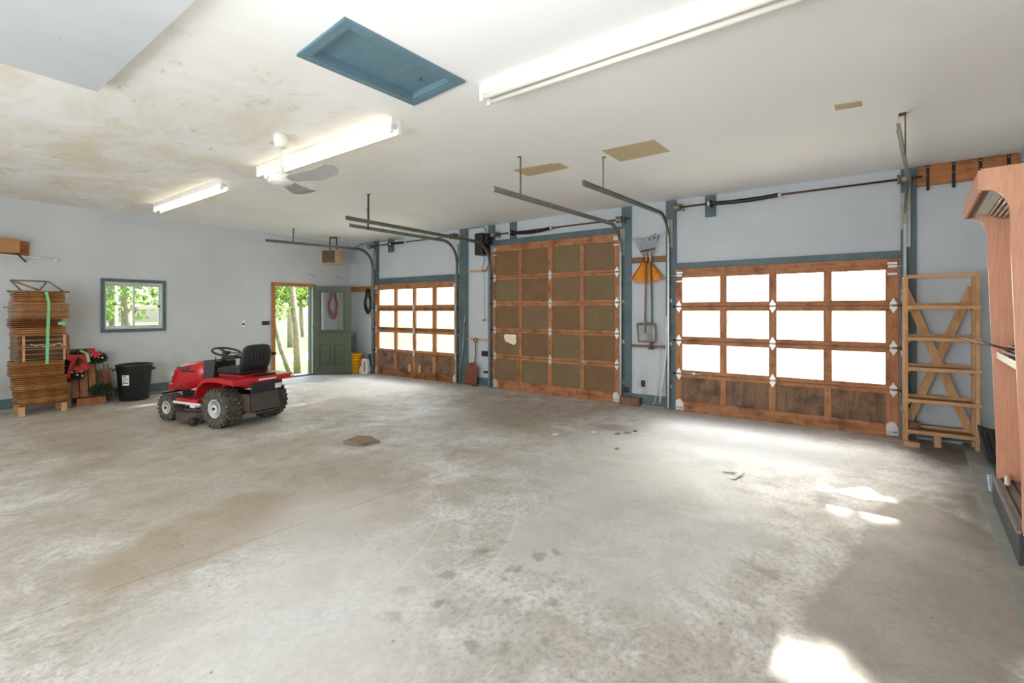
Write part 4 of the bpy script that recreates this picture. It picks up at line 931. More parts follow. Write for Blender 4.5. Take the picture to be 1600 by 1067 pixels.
tag(obj('loose_tube', MB().tube([on_unit(.88, -.03, .236), on_unit(1.13, -.06, .236)], .015, 10), M['cream_metal']), 'short cream tube on the base deck of the display unit', 'tube')

# snow shovel and snow brush on the ledge
ss = thing('snow_shovel', 'black plastic snow shovel lying behind the shelf foot', 'snow shovel', (6.2, -1.2, .03))
vs = []
for j in range(9):
    v = j/8
    for i in range(9):
        u = i/8*2-1; x = 6.22+v*.28+.02; y = -1.28+u*.135*(1-.1*v); z = .045+.24*v*v+.03*u*u+.03*v
        vs.append((x-.45*(1-v)*.4, y, z))
fs = [(j*9+i, j*9+i+1, (j+1)*9+i+1, (j+1)*9+i) for j in range(8) for i in range(8)]
o = obj('scoop', MB().add(vs, fs, True), M['charcoal'], ss); md = o.modifiers.new('s', 'SOLIDIFY'); md.thickness = .006
for i in range(6):
    u = (i-2.5)/3; obj('scoop_rib', MB().tube([(6.24+v*.28-.18*(1-v)-.012, -1.28+u*.12, .06+.24*v*v+.03*u*u+.03*v) for v in (.1, .3, .5, .7, .9)], .006, 6), M['black'], ss)
obj('handle', MB().tube([(6.50, -1.32, .30), (6.92, -1.42, .75)], .014, 8), M['handle'], ss)
sb = thing('snow_brush', 'snow brush with pale blue bristles lying on the ledge', 'brush', (5.35, -1.05, .03))
obj('brush_head', MB().bar((5.17, -1.055, .055), (5.46, -1.095, .115), .035, .045, bev=.01), M['black'], sb)
for i in range(7):
    f = i/6; p = Vector((5.19+.24*f, -1.04-.035*f, .060+.048*f))
    obj('bristle_tuft', MB().bar(p, p+Vector((-.012, .05, .018)), .03, .018), M['paleblue'], sb)
obj('handle', MB().tube([(5.45, -1.093, .11), (5.75, -1.14, .13)], .013, 8), M['black'], sb)

# ------------------------------------------------------------------ floor bits
mt = thing('floor_mat', 'brown folded mat lying on the floor in front of the tractor', 'mat', (3.27, 4.40, 0))
def quad_slab(nm, pts, z0, z1, m, par):
    mb = MB(); n = len(pts); mb.add([(x, y, z0) for x, y in pts]+[(x, y, z1) for x, y in pts], [tuple(range(n))[::-1], tuple(range(n, 2*n))]+[(i, (i+1) % n, n+(i+1) % n, n+i) for i in range(n)])
    return obj(nm, mb, m, par)
quad_slab('lower_fold', [(3.15, 4.57), (3.43, 4.60), (3.47, 4.50), (3.40, 4.24), (3.18, 4.27)], .001, .018, M['stone'], mt)
quad_slab('upper_fold', [(3.13, 4.55), (3.15, 4.30), (3.33, 4.27), (3.40, 4.50), (3.36, 4.60)], .019, .034, M['stone'], mt)
mb = MB().bar((4.64, .87, .006), (4.665, .71, .02), .05, .004).bar((4.665, .71, .02), (4.47, .765, .006), .05, .004)
tag(obj('bent_strip', mb, M['paper'], origin=(4.6, .77, 0)), 'bent white strip lying on the open floor', 'strip')
for i, (x, y, c, s, lab) in enumerate(((5.30, 2.18, 'scrap_red', .045, 'reddish paint flake nearest the saw-cut joint'), (5.42, 2.10, 'scrap_red', .06, 'largest reddish scrap in the litter below the shovel'), (5.55, 2.05, 'charcoal', .03, 'dark scrap beside the reddish flakes'),
                                   (5.2, 2.45, 'paper', .05, 'pale paper scrap near the floor joint'), (5.35, 2.0, 'paper', .04, 'small pale scrap beside the reddish flakes'), (4.85, 2.78, 'paper', .045, 'pale scrap left of the floor joint'), (4.72, 1.95, 'stone', .03, 'small brown crumb on the floor'))):
    mb = MB(); n = 6; r_ = random.Random(i); p = [(x+s*math.cos(2*PI*k/n)*r_.uniform(.6, 1.2), y+s*math.sin(2*PI*k/n)*r_.uniform(.5, 1.1)) for k in range(n)]
    mb.add([(a, b_, .001) for a, b_ in p]+[(a, b_, .006+r_.uniform(0, .006)) for a, b_ in p], [tuple(range(n))[::-1], tuple(range(n, 2*n))]+[(k, (k+1) % n, n+(k+1) % n, n+k) for k in range(n)])
    tag(obj('scrap', mb, M[c]), lab, 'scrap')

# ------------------------------------------------------------------ black bin
bn = thing('waste_bin', 'black plastic waste bin standing below the small window', 'bin', (2.655, 9.70, 0))
obj('bin_body', MB().lathe([(.185, .001), (.20, .01), (.232, .47), (.238, .48), (.238, .56), (.25, .575), (.252, .60), (.238, .605), (.225, .60), (.215, .45), (.18, .02), (0, .018)], 32), M['black'], bn, local=True)
for s in (-1, 1):
    a = math.radians(-30 if s > 0 else 150)
    d = Vector((math.cos(a), math.sin(a), 0)); tn = Vector((-d.y, d.x, 0))
    obj('bin_handle', MB().tube([d*.232+tn*.06+Vector((0, 0, .53)), d*.275+tn*.05+Vector((0, 0, .51)), d*.275-tn*.05+Vector((0, 0, .51)), d*.232-tn*.06+Vector((0, 0, .53))], .012, 8), M['black'], bn, local=True)
la = math.radians(-135); mb = MB()
for i in range(5):
    a0 = la-.22+.44*i/4
    if i: mb.add([(.224*math.cos(p_a), .224*math.sin(p_a), .27), (.224*math.cos(a0), .224*math.sin(a0), .27), (.235*math.cos(a0), .235*math.sin(a0), .44), (.235*math.cos(p_a), .235*math.sin(p_a), .44)], [(0, 1, 2, 3)])
    p_a = a0
lb_ = obj('bin_label', mb, M['paper'], bn, local=True, label='white printed sticker')
mb = MB()
for i, (z, h, a0, a1) in enumerate(((.415, .014, -.17, .05), (.39, .008, -.17, .12), (.355, .010, -.12, .16), (.30, .02, -.18, .17), (.335, .006, -.18, -.02))):
    ks = 4
    for k in range(ks):
        b0 = la+a0+(a1-a0)*k/ks; b1 = la+a0+(a1-a0)*(k+1)/ks; r0 = .226+(z-.27)*.065
        mb.add([(r0*math.cos(b0), r0*math.sin(b0), z), (r0*math.cos(b1), r0*math.sin(b1), z), ((r0+.001)*math.cos(b1), (r0+.001)*math.sin(b1), z+h), ((r0+.001)*math.cos(b0), (r0+.001)*math.sin(b0), z+h)], [(0, 1, 2, 3)])
obj('label_print', mb, M['charcoal'], lb_, local=True)

# ------------------------------------------------------------------ bentwood stack
def hoop_mb(w, d, r, tw, th):
    """rounded-corner ring, rounded at the front"""
    pts = []
    for cx, cy, a0 in ((w/2-r, -d/2+r, -PI/2), (w/2-r*.5, d/2-r*.5, 0), (-w/2+r*.5, d/2-r*.5, PI/2), (-w/2+r, -d/2+r, PI)):
        rr = r if cy < 0 else r*.5
        for i in range(6):
            a = a0+i/5*PI/2; pts.append((cx+rr*math.cos(a), cy+rr*math.sin(a)))
    mb = MB(); n = len(pts); vs = []
    for k, (ox, z) in enumerate(((0, 0), (0, th), (-tw, th), (-tw, 0))):
        for (x, y) in pts:
            l = math.hypot(x, y); q = (l+ox)/l if ox else 1
            # chamfered outer edge reads as a round rod
            vs.append((x*q, y*q, z))
    vs2 = []
    for z, ox in ((th*.06, -.010), (th*.34, 0), (th*.66, 0), (th*.94, -.010), (th, -tw), (0, -tw)):
        for (x, y) in pts:
            l = math.hypot(x, y); q = (l+ox)/l; vs2.append((x*q, y*q, z))
    fs = [(k*n+i, k*n+(i+1) % n, ((k+1) % 6)*n+(i+1) % n, ((k+1) % 6)*n+i) for k in range(6) for i in range(n)]
    mb.add(vs2, fs); return mb
bundles = [  # (z0, z1, xc, yc, w, d, rot, name of place)
    (.160, .345, 1.53, 9.64, .54, .46, 2, 'lowest bundle of the tall stack'),
    (.350, .545, 1.51, 9.62, .55, .50, 0, 'second lowest bundle of the stack'),
    (.550, .775, 1.48, 9.62, .56, .50, -2, 'wide bundle just below the open frame'),
    (1.145, 1.265, 1.50, 9.60, .55, .48, 1, 'bundle just above the open frame'),
    (1.268, 1.385, 1.47, 9.62, .54, .50, -2, 'dark bundle with the green tag'),
    (1.388, 1.620, 1.51, 9.60, .58, .52, 3, 'thick bundle near the top'),
    (1.623, 1.760, 1.50, 9.62, .54, .46, 0, 'highest bundle of the stack')]
for bi, (z0, z1, xc, yc, w_, d_, rot, lab) in enumerate(bundles):
    th = .0275; n = max(1, round((z1-z0)/th)); th = (z1-z0)/n; proto = None
    for k in range(n):
        if k == 0:
            protos = []
            for mm in (('hoop2', 'hoop2') if bi == 4 else ('hoop', 'hoop3')):
                me_ = obj('bentwood_hoop', hoop_mb(w_, d_, .10, .03, th*.80), M[mm], local=True); protos.append(me_)
            o = protos[0]; proto = protos[0]
        elif k == 1: o = protos[1]
        else:
            o = protos[0 if R.random() < .6 else 1].copy(); C.objects.link(o)
        o.location = (xc+R.uniform(-.006, .006), yc+R.uniform(-.006, .006), z0+k*th); o.rotation_euler = (0, 0, math.radians(rot+R.uniform(-1, 1)))
        q = n-1-k; od = ['topmost', 'second', 'third', 'fourth', 'fifth', 'sixth', 'seventh', 'eighth', 'ninth'][q]
        tag(o, (od+' bentwood hoop of the ' if q == 0 else od+' bentwood hoop from the top of the ')+lab, 'wooden hoop', 'hoops in the '+lab)
bs = thing('stack_stand', 'low wooden stand with four square legs under the tall stack', 'stand', (1.52, 9.65, 0))
for x in (1.305, 1.745):
    for y in (9.47, 9.80): obj('leg', MB().box(x-.032, x+.032, y-.03, y+.03, 0, .13, .004), M['pine_z'], bs)
for y in (9.45, 9.82): obj('rail', MB().box(1.28, 1.77, y-.012, y+.012, .131, .157, .003), M['hoop2'], bs)
cr = thing('open_frame', 'open wooden frame with dark slats in the middle of the stack', 'frame', (1.5, 9.62, .78))
for x in (1.275, 1.315, 1.735, 1.775):
    obj('post', MB().box(x-.013, x+.013, 9.375, 9.40, .778, 1.142, .003), M['pine_z' if x in (1.315, 1.735) else 'hoop2'], cr)
obj('cross_bar', MB().tube([(1.16, 9.365, .985), (1.80, 9.365, .965)], .011, 8), M['hoop'], cr)
for i in range(11):
    z = .785+i*.0325
    obj('slat', MB().box(1.24, 1.262, 9.41, 9.86, z, z+.026, .003), M['greywood'], cr)
for i in range(5): z = .79+i*.07; obj('slat', MB().box(1.27, 1.78, 9.72, 9.74, z, z+.055, .003), M['hoop2'], cr)
tag(obj('wire_tangle', MB().tube([(1.38, 9.36, 1.02), (1.45, 9.355, .99), (1.47, 9.36, 1.015), (1.52, 9.355, .98), (1.60, 9.36, .985), (1.64, 9.355, 1.01), (1.68, 9.36, 1.03), (1.70, 9.36, .99), (1.75, 9.355, .985)], .0045, 6), M['paper']), 'pale wire tangled in the open frame of the stack', 'wire')
tr_ = thing('folding_trestle', 'folded wooden trestle of thin rods on top of the tall stack', 'trestle', (1.5, 9.6, 1.765))
for a, b_ in (((1.20, 9.50, 1.93), (1.57, 9.50, 1.93)), ((1.20, 9.50, 1.93), (1.30, 9.45, 1.785)), ((1.57, 9.50, 1.93), (1.48, 9.45, 1.79)), ((1.58, 9.49, 1.93), (1.74, 9.45, 1.785)), ((1.22, 9.51, 1.925), (1.48, 9.47, 1.80)), ((1.18, 9.43, 1.775), (1.80, 9.43, 1.778)), ((1.22, 9.80, 1.775), (1.78, 9.80, 1.775)), ((1.17, 9.47, 1.775), (1.30, 9.80, 1.778))):
    obj('rod', MB().tube([a, b_], .012, 8), M['greywood'], tr_)
tag(obj('stick', MB().tube([(1.13, 9.45, 1.548), (1.30, 9.355, 1.548)], .009, 6), M['greywood']), 'short stick poking out left of the tall stack', 'stick')
tag(obj('green_strap', MB().bar((1.535, 9.348, 1.77), (1.56, 9.325, 1.62), .032, .003, up=(0, -1, 0)).bar((1.56, 9.325, 1.62), (1.555, 9.325, 1.40), .032, .003, up=(0, -1, 0)).bar((1.555, 9.325, 1.40), (1.55, 9.345, 1.10), .034, .003, up=(0, -1, 0)).bar((1.55, 9.345, 1.10), (1.545, 9.35, .73), .034, .003, up=(0, -1, 0)).bar((1.53, 9.44, 1.772), (1.535, 9.348, 1.77), .032, .003), M['greentape']), 'long green tape strip down the front of the tall stack', 'tape')
tag(obj('green_tag', MB().box(1.66, 1.74, 9.352, 9.356, 1.29, 1.335), M['greentape']), 'small green tag on the dark bundle of the stack', 'tag')
# shelf items upper left
tag(obj('long_box', MB().box(.55, 1.335, 9.78, 10.02, 2.345, 2.55, .006), M['cardboard']), 'long brown cardboard box high on the back wall', 'box')
tag(obj('wall_board', MB().box(.6, 1.465, 10.022, 10.049, 2.33, 2.55, .004), M['board_x']), 'orange board on the back wall behind the long box', 'board')
tag(obj('curtain_rod', MB().tube([(.8, 9.98, 2.335), (1.72, 9.98, 2.305)], .011, 8).tube([(1.72, 9.98, 2.305), (1.75, 9.98, 2.29), (1.77, 10.0, 2.27)], .014, 8), M['white_pl']), 'white rod sticking out below the long box', 'rod')
tag(obj('shelf_bracket', MB().bar((1.31, 9.80, 2.335), (1.43, 10.035, 2.24), .022, .012).bar((1.30, 9.80, 2.338), (1.30, 10.04, 2.338), .022, .010), M['dark_metal']), 'black angled bracket under the long box', 'bracket')

# ------------------------------------------------------------------ sled with wreath
sl = thing('wooden_sled', 'old wooden sled standing on end against the back wall', 'sled', (2.02, 9.82, 0))
def leanp(x, h): return Vector((x, 9.72+h*.24, h))
for k, x in enumerate((1.93, 2.035, 2.14)):
    obj('slat', MB().bar(leanp(x, .13), leanp(x, .80), .085 if k != 1 else .10, .014, up=(0, -1, .24), bev=.003), M['sled'], sl)
for h in (.18, .45, .72): obj('crosspiece', MB().bar(leanp(1.87, h)+Vector((0, .02, 0)), leanp(2.20, h)+Vector((0, .02, 0)), .02, .05), M['sled'], sl)
for x in (1.875, 2.195): obj('runner', MB().tube([leanp(x, .01)+Vector((0, .03, 0)), leanp(x, .4)+Vector((0, .05, 0)), leanp(x, .86)+Vector((0, .03, 0))], .009, 8), M['brown_metal'], sl)
obj('foot_rest', MB().box(1.93, 2.17, 9.68, 9.715, .0, .12, .004), M['sled'], sl)
tag(obj('wooden_crate', MB().box(1.785, 1.86, 9.64, 9.655, 0, .40).box(1.785, 1.797, 9.656, 9.90, 0, .40).box(1.848, 1.86, 9.656, 9.90, 0, .40), M['greywood']), 'dark narrow crate between the tall stack and the sled', 'crate')
tag(obj('backing_board', MB().box(1.86, 2.20, 9.985, 10.0, .02, .885, .004), M['cedar_dark']), 'dark board behind the sled', 'board')
tag(obj('small_tray', MB().box(2.17, 2.27, 9.66, 9.80, 0, .02).box(2.17, 2.27, 9.655, 9.665, .02, .15).box(2.17, 2.18, 9.665, 9.80, .02, .15).box(2.26, 2.27, 9.665, 9.80, .02, .15), M['sled']), 'small wooden tray on the floor right of the sled', 'tray')
def needles(mb, c, rx, rz, n, rnd, ln=.06, ry=.04):
    for i in range(n):
        a = rnd.uniform(0, 2*PI); q = math.sqrt(rnd.random()); p = Vector((c[0]+rx*q*math.cos(a), c[1]+rnd.uniform(-ry, ry), c[2]+rz*q*math.sin(a)))
        d = Vector((rnd.uniform(-1, 1), rnd.uniform(-1, .4), rnd.uniform(-.8, .8))).normalized()*ln*rnd.uniform(.6, 1.2); s = d.orthogonal().normalized()*.006
        mb.add([p-s, p+d, p+s], [(0, 1, 2)]); s2 = d.cross(s).normalized()*.006; mb.add([p-s2, p+d, p+s2], [(0, 1, 2)])
rn = random.Random(11)
wr = thing('wreath', 'evergreen wreath with red bow, berries and white baubles on the sled', 'wreath', (1.98, 9.70, .6))
mb = MB()
for i in range(26):
    a = PI*.05+i/25*PI*1.1; needles(mb, (1.97+.16*math.cos(a)*1.05, 9.76, .66+.16*math.sin(a)), .05, .05, 46, rn)
needles(mb, (2.20, 9.80, .73), .12, .08, 700, rn); needles(mb, (1.92, 9.72, .50), .09, .07, 500, rn)
nd = obj('greenery', mb, M['dkgreen'], wr); nd['kind'] = 'stuff'
def loop(c, w, h, tilt, fw=.05):
    mb = MB(); vs = []; n = 14
    for i in range(n+1):
        a = 2*PI*i/n; r_ = Vector((w*(1-math.cos(a))/2, 0, h*math.sin(a)/2)); r_ = Matrix.Rotation(tilt, 3, 'Y') @ r_
        for s in (-1, 1): vs.append(Vector(c)+r_+Vector((0, s*fw/2, 0)))
    fs = [(2*i, 2*i+1, 2*i+3, 2*i+2) for i in range(n)]; return mb.add(vs, fs, True)
bow = Vector((1.935, 9.68, .80))
for w_, h_, t_ in ((.16, .10, .25), (-.13, .10, -.3)): 
    pl_ = []
    for i in range(16):
        a = 2*PI*i/16; q = Vector((w_*(1-math.cos(a))/2, 0, h_*math.sin(a)*(.35+.65*(1-math.cos(a))/2)/1.6)); q = Matrix.Rotation(t_, 3, 'Y') @ q; pl_.append((q.x, q.z))
    o = obj('bow_loop', MB().prism(pl_, .03, Matrix(((1, 0, 0, bow.x), (0, 0, 1, bow.y-.02), (0, 1, 0, bow.z), (0, 0, 0, 1)))), M['redleaf'], wr)
for pts in ([bow, (1.87, 9.66, .70), (1.84, 9.65, .58), (1.83, 9.65, .46)], [bow, (2.02, 9.66, .74), (2.05, 9.67, .66)]):
    pts = [Vector(p) for p in pts]; mb = MB()
    for a, b_ in zip(pts[:-1], pts[1:]): mb.bar(a, b_, .04, .003, up=(0, -1, 0))
    obj('ribbon_tail', mb, M['redleaf'], wr)
obj('bow_knot', MB().lathe([(0, -.02), (.02, -.015), (.025, 0), (.02, .015), (0, .02)], 12, Matrix.Translation(bow)), M['redleaf'], wr)
for c in ((1.94, 9.64, .585), (2.16, 9.66, .80), (2.01, 9.64, .62), (2.10, 9.65, .845)):
    for k in range(6):
        a = k*PI/3; d = Vector((math.cos(a), -.15, math.sin(a)))
        obj('poinsettia_petal', MB().add([Vector(c), Vector(c)+d*.035+Vector((.02*math.sin(a), 0, -.02*math.cos(a))), Vector(c)+d*.075, Vector(c)+d*.035-Vector((.02*math.sin(a), 0, -.012*math.cos(a)))], [(0, 1, 2, 3)]), M['redleaf'], wr)
for c in ((2.13, 9.67, .82), (2.19, 9.67, .80), (2.10, 9.67, .79), (1.98, 9.65, .56), (1.93, 9.65, .50), (1.87, 9.66, .55), (2.24, 9.70, .74), (1.99, 9.66, .48)):
    obj('bauble', MB().lathe([(0, -.014), (.010, -.010), (.014, 0), (.010, .010), (0, .014)], 10, Matrix.Translation(c)), M['ball'], wr)
tag(obj('green_strap', MB().bar((1.97, 9.70, .875), (2.04, 9.645, .83), .035, .003, up=(0, -1, .5)).bar((2.04, 9.645, .83), (2.065, 9.64, .69), .035, .003, up=(0, -1, 0)), M['greentape']), 'short green tape strip over the wreath', 'tape')
mb = MB(); needles(mb, (2.20, 9.62, .24), .13, .09, 900, rn, .07, .05)
o = obj('pine_sprig', mb, M['dkgreen'], origin=(2.20, 9.62, .15)); tag(o, 'dark evergreen sprig leaning at the foot of the sled', 'greenery', kind='stuff')
lt = thing('lattice_rack', 'small wooden lattice rack leaning between sled and black bin', 'rack', (2.33, 9.88, 0))
for (x0, x1) in ((2.27, 2.285), (2.31, 2.31), (2.345, 2.40), (2.375, 2.455), (2.43, 2.47)):
    pass
for a, b_ in (((2.32, 9.98, .60), (2.38, 9.86, .0)), ((2.375, 9.99, .61), (2.43, 9.87, .0)), ((2.24, 9.97, .52), (2.27, 9.88, .06)), ((2.285, 9.98, .53), (2.315, 9.88, .06))):
    obj('upright', MB().bar(a, b_, .022, .014, up=(0, -1, .2)), M['handle'], lt)
for z in (.50, .12): obj('crossbar', MB().bar((2.22, 9.86+z*.2, z), (2.43, 9.86+z*.2, z+.02), .014, .022), M['handle'], lt)
for i in range(4):
    obj('diagonal_lath', MB().bar((2.24+i*.035, 9.93, .48), (2.31+i*.03, 9.88, .16), .008, .014), M['redleaf' if i % 2 else 'handle'], lt)

# ------------------------------------------------------------------ lawn tractor
tr = thing('lawn_tractor', 'red ride-on lawn tractor with black seat and muddy tyres', 'lawn tractor', (3.015, 6.555, 0), math.radians(12))
def L(name, mb, m, par=None, label=None): return obj(name, mb, M[m], par or tr, local=True, label=label)
def wheel(x, y, r, wd, rimr, side):
    base = Matrix.Translation((x, y, r))
    prof = [(rimr, -wd*.46), (rimr+.02, -wd*.5), (r*.80, -wd*.52), (r*.93, -wd*.47), (r*.985, -wd*.34), (r*.995, 0), (r*.985, wd*.34), (r*.93, wd*.47), (r*.80, wd*.52), (rimr+.02, wd*.5), (rimr, wd*.46)]
    ty = L('tyre', MB().lathe(prof, 40, base, 'x', cap=False), 'tyre')
    n = 22 if r > .2 else 18; tm = MB()
    for i in range(n):
        for s in (-1, 1):
            a = 2*PI*(i+(.5 if s > 0 else 0))/n
            m = base @ Matrix.Rotation(a, 4, 'X') @ Matrix.Translation((s*wd*.24, 0, r*.99)) @ Matrix.Rotation(s*.6, 4, 'Z')
            tm.box(-wd*.22, wd*.22, -.011, .011, -.012, .008, 0, m)
            m = base @ Matrix.Rotation(a+.05, 4, 'X') @ Matrix.Translation((s*wd*.47, 0, r*.93)); tm.box(-.010, .010, -.012, .012, -.02, .014, 0, m)
    t2 = obj('tread_lugs', tm, M['tyre'], ty, local=True)
    f = side
    rp = [(rimr+.006, .0), (rimr-.004, .006), (rimr*.86, -.012), (rimr*.5, -.018), (rimr*.40, .0), (0, .002)]
    L('wheel_rim', MB().lathe([(a, b_*f) for a, b_ in rp], 28, base @ Matrix.Translation((f*wd*.46, 0, 0)), 'x'), 'rim')
    L('hub_cap', MB().lathe([(.0, f*.026), (.018, f*.024), (.020, -f*.005)], 14, base @ Matrix.Translation((f*wd*.44, 0, 0)), 'x'), 'black')
    if side < 0 or True:
        L('wheel_rim', MB().lathe([(rimr, 0), (rimr*.8, .01*f), (0, .02*f)], 24, base @ Matrix.Translation((-f*wd*.40, 0, 0)), 'x'), 'rim')
for s in (-1, 1):
    wheel(s*.335, 0, .252, .235, .115, s); wheel(s*.345, 1.03, .178, .155, .085, s)
L('chassis', MB().box(-.13, .13, -.22, 1.16, .24, .40, .01).box(-.15, .15, -.24, .15, .16, .34, .01), 'black')
L('rear_axle', MB().tube([(-.24, 0, .252), (.24, 0, .252)], .03, 10), 'dark_metal')
L('front_axle', MB().bar((-.28, 1.03, .19), (.28, 1.03, .19), .06, .05, bev=.01).tube([(0, 1.03, .19), (0, 1.03, .30)], .03, 8).bar((-.27, 1.03, .19), (-.27, 1.03, .30), .03, .03).bar((.27, 1.03, .19), (.27, 1.03, .30), .03, .03), 'black')
L('tie_bar', MB().bar((-.38, 1.18, .355), (-.05, 1.18, .36), .03, .02), 'black')
# hood: lofted
def loft(secs, close_ends=True):
    mb = MB(); vs = []; n = len(secs[0])
    for s_ in secs: vs += s_
    fs = [(i*n+j, i*n+(j+1) % n, (i+1)*n+(j+1) % n, (i+1)*n+j) for i in range(len(secs)-1) for j in range(n)]
    fs.append(tuple(range(n))[::-1]); fs.append(tuple((len(secs)-1)*n+j for j in range(n))); return mb.add(vs, fs, True)
def hsec(y, wb, wt, zb, zt, c=.06):
    pts = [(-wb, zb), (-wb-.004, (zb+zt)/2), (-wt-.01, zt-c), (-wt+.015, zt-c*.35), (-wt+.06, zt-.004), (0, zt+.012), (wt-.06, zt-.004), (wt-.015, zt-c*.35), (wt+.01, zt-c), (wb+.004, (zb+zt)/2), (wb, zb)]
    return [Vector((x, y, z)) for x, z in pts]
o = L('hood', loft([hsec(.56, .235, .225, .52, .80), hsec(.66, .24, .225, .46, .80), hsec(.80, .24, .22, .42, .785), hsec(.95, .235, .215, .40, .765), hsec(1.10, .23, .20, .39, .74), hsec(1.22, .215, .185, .385, .71), hsec(1.29, .19, .16, .385, .66), hsec(1.33, .17, .14, .39, .58), hsec(1.35, .16, .13, .40, .52)]), 'red')
L('bumper_skirt', MB().box(-.215, .215, 1.20, 1.36, .36, .47, .03), 'red')
for s in (-1, 1):
    L('side_vent', MB().box(s*.238, s*.249, .72, .96, .655, .675, .002), 'black')
    L('hood_decal', MB().box(s*.231, s*.246, .84, 1.08, .69, .715, .002), 'charcoal')
    L('headlight', MB().box(s*.06, s*.16, 1.325, 1.345, .56, .60, .005), 'ball')
L('engine', MB().box(-.16, .16, .62, 1.05, .39, .52, .02).lathe([(.07, 0), (.075, .12), (.05, .14)], 16, Matrix.Translation((-.12, .85, .38))), 'charcoal')
L('muffler_plate', MB().box(-.20, -.185, .68, .84, .40, .50, .004), 'rim')
# dash
L('dashboard', MB().add([(-.21, .56, .46), (.21, .56, .46), (.21, .56, .82), (-.21, .56, .82), (-.17, .46, .40), (.17, .46, .40), (.15, .42, .80), (-.15, .42, .80)], [(0, 1, 2, 3), (4, 7, 6, 5), (0, 4, 5, 1), (3, 2, 6, 7), (0, 3, 7, 4), (1, 5, 6, 2)]), 'black')
L('steering_column', MB().tube([(0, .50, .74), (0, .41, .92)], [.045, .022], 12), 'black')
sw = [(0+.175*math.cos(2*PI*i/28), .40+.165*math.sin(2*PI*i/28), .925+.05*math.sin(2*PI*i/28)) for i in range(28)]
st = L('steering_wheel', MB().tube(sw, .014, 10, closed=True), 'black')
mb = MB()
for a in (90, 210, 330): mb.bar((0, .40, .915), (.17*math.cos(math.radians(a)), .40+.16*math.sin(math.radians(a)), .925+.05*math.sin(math.radians(a))), .04, .012)
mb.lathe([(0, .02), (.05, .014), (.055, -.01), (.03, -.03)], 16, Matrix.Translation((0, .40, .92))); obj('wheel_spoke', mb, M['black'], st, local=True)
L('throttle_lever', MB().tube([(.13, .46, .80), (.15, .42, .88)], .006, 6).tube([(-.12, .46, .80), (-.14, .42, .87)], .006, 6), 'dark_metal')
# rear body / fenders
def prof_x(poly, x0, x1): 
    m = Matrix(((0, 0, 1, x0), (1, 0, 0, 0), (0, 1, 0, 0), (0, 0, 0, 1))); return MB().prism(poly, x1-x0, m)
deck = [(-.36, .555), (-.365, .60), (-.34, .628), (-.05, .64), (.10, .638), (.20, .615), (.29, .56), (.35, .48), (.38, .38), (.37, .37), (.34, .44), (.28, .52), (.20, .57), (.10, .585), (-.05, .585), (-.33, .565)]
o = L('fender', prof_x(deck, -.455, .455), 'red'); md = o.modifiers.new('b', 'BEVEL'); md.width = .012; md.segments = 2; md.limit_method = 'ANGLE'
L('seat_pan', MB().box(-.21, .21, -.20, .26, .63, .655, .01), 'red')
for s in (-1, 1):
    L('fender_skirt', prof_x([(-.30, .50), (-.30, .56), (.18, .56), (.33, .42), (.36, .32), (.33, .32), (.26, .42), (.14, .50)], s*.165-.01, s*.165+.01), 'red')
L('tunnel', MB().box(-.13, .13, .20, .62, .28, .50, .02), 'black')
for s in (-1, 1):
    L('footrest', MB().box(s*.14, s*.42, .36, .80, .30, .315, .004).box(s*.41, s*.425, .36, .80, .28, .33, .004), 'red')
L('badge', MB().box(-.10, .16, -.372, -.366, .585, .605), 'paper')
L('fender_latch', MB().box(-.06, .22, -.30, -.22, .63, .652, .006), 'dark_metal')
L('reflector', MB().box(.40, .44, -.372, -.364, .575, .61), 'ball')
# seat
st_ = L('seat_cushion', MB().box(-.22, .22, -.16, .28, .655, .745, .035), 'vinyl')
def seatback():
    secs = []
    for z, w_, yy, t_ in ((.70, .19, -.13, .07), (.76, .215, -.16, .075), (.86, .22, -.185, .075), (.95, .215, -.205, .07), (1.01, .195, -.215, .06), (1.04, .15, -.22, .04), (1.05, .08, -.222, .02)):
        pts = []
        for i in range(20):
            a = 2*PI*i/20; cx = abs(math.cos(a))**.45*math.copysign(1, math.cos(a)); sy = abs(math.sin(a))**.6*math.copysign(1, math.sin(a))
            pts.append(Vector((cx*w_, yy+sy*t_*.55, z)))
        secs.append(pts)
    return loft(secs)
L('seat_back', seatback(), 'vinyl')
mb = MB()
for x in (-.10, -.05, 0, .05, .10): mb.tube([(x, -.170-.02, .76), (x, -.228, .86), (x, -.243, .95)], .006, 6)
L('seat_ribs', mb, 'black')
for s in (-1, 1):
    L('armrest', MB().bar((s*.285, -.20, .905), (s*.285, .06, .88), .05, .045, bev=.014).tube([(s*.20, -.19, .89), (s*.28, -.17, .90)], .012, 8), 'black')
L('seat_spring', MB().box(-.12, .12, -.05, .20, .645, .66), 'dark_metal')
# rear plate and hitch
L('rear_shield', MB().box(-.20, .235, -.37, -.35, .19, .555, .008).box(-.21, .245, -.385, -.35, .44, .56, .01), 'blackr')
L('rear_shield_lower', MB().add([(-.20, -.375, .43), (.20, -.375, .43), (.20, -.395, .20), (-.20, -.395, .20), (-.20, -.35, .43), (.20, -.35, .43), (.20, -.36, .20), (-.20, -.36, .20)], [(0, 1, 2, 3), (4, 7, 6, 5), (0, 4, 5, 1), (3, 2, 6, 7), (0, 3, 7, 4), (1, 5, 6, 2)]), 'dusty')
L('warning_label', MB().box(.13, .225, -.389, -.386, .455, .52), 'paper')
L('hitch_bar', MB().box(-.16, .16, -.40, -.20, .165, .185, .003).box(-.23, -.205, -.36, -.2, .2, .42, .003), 'mower')
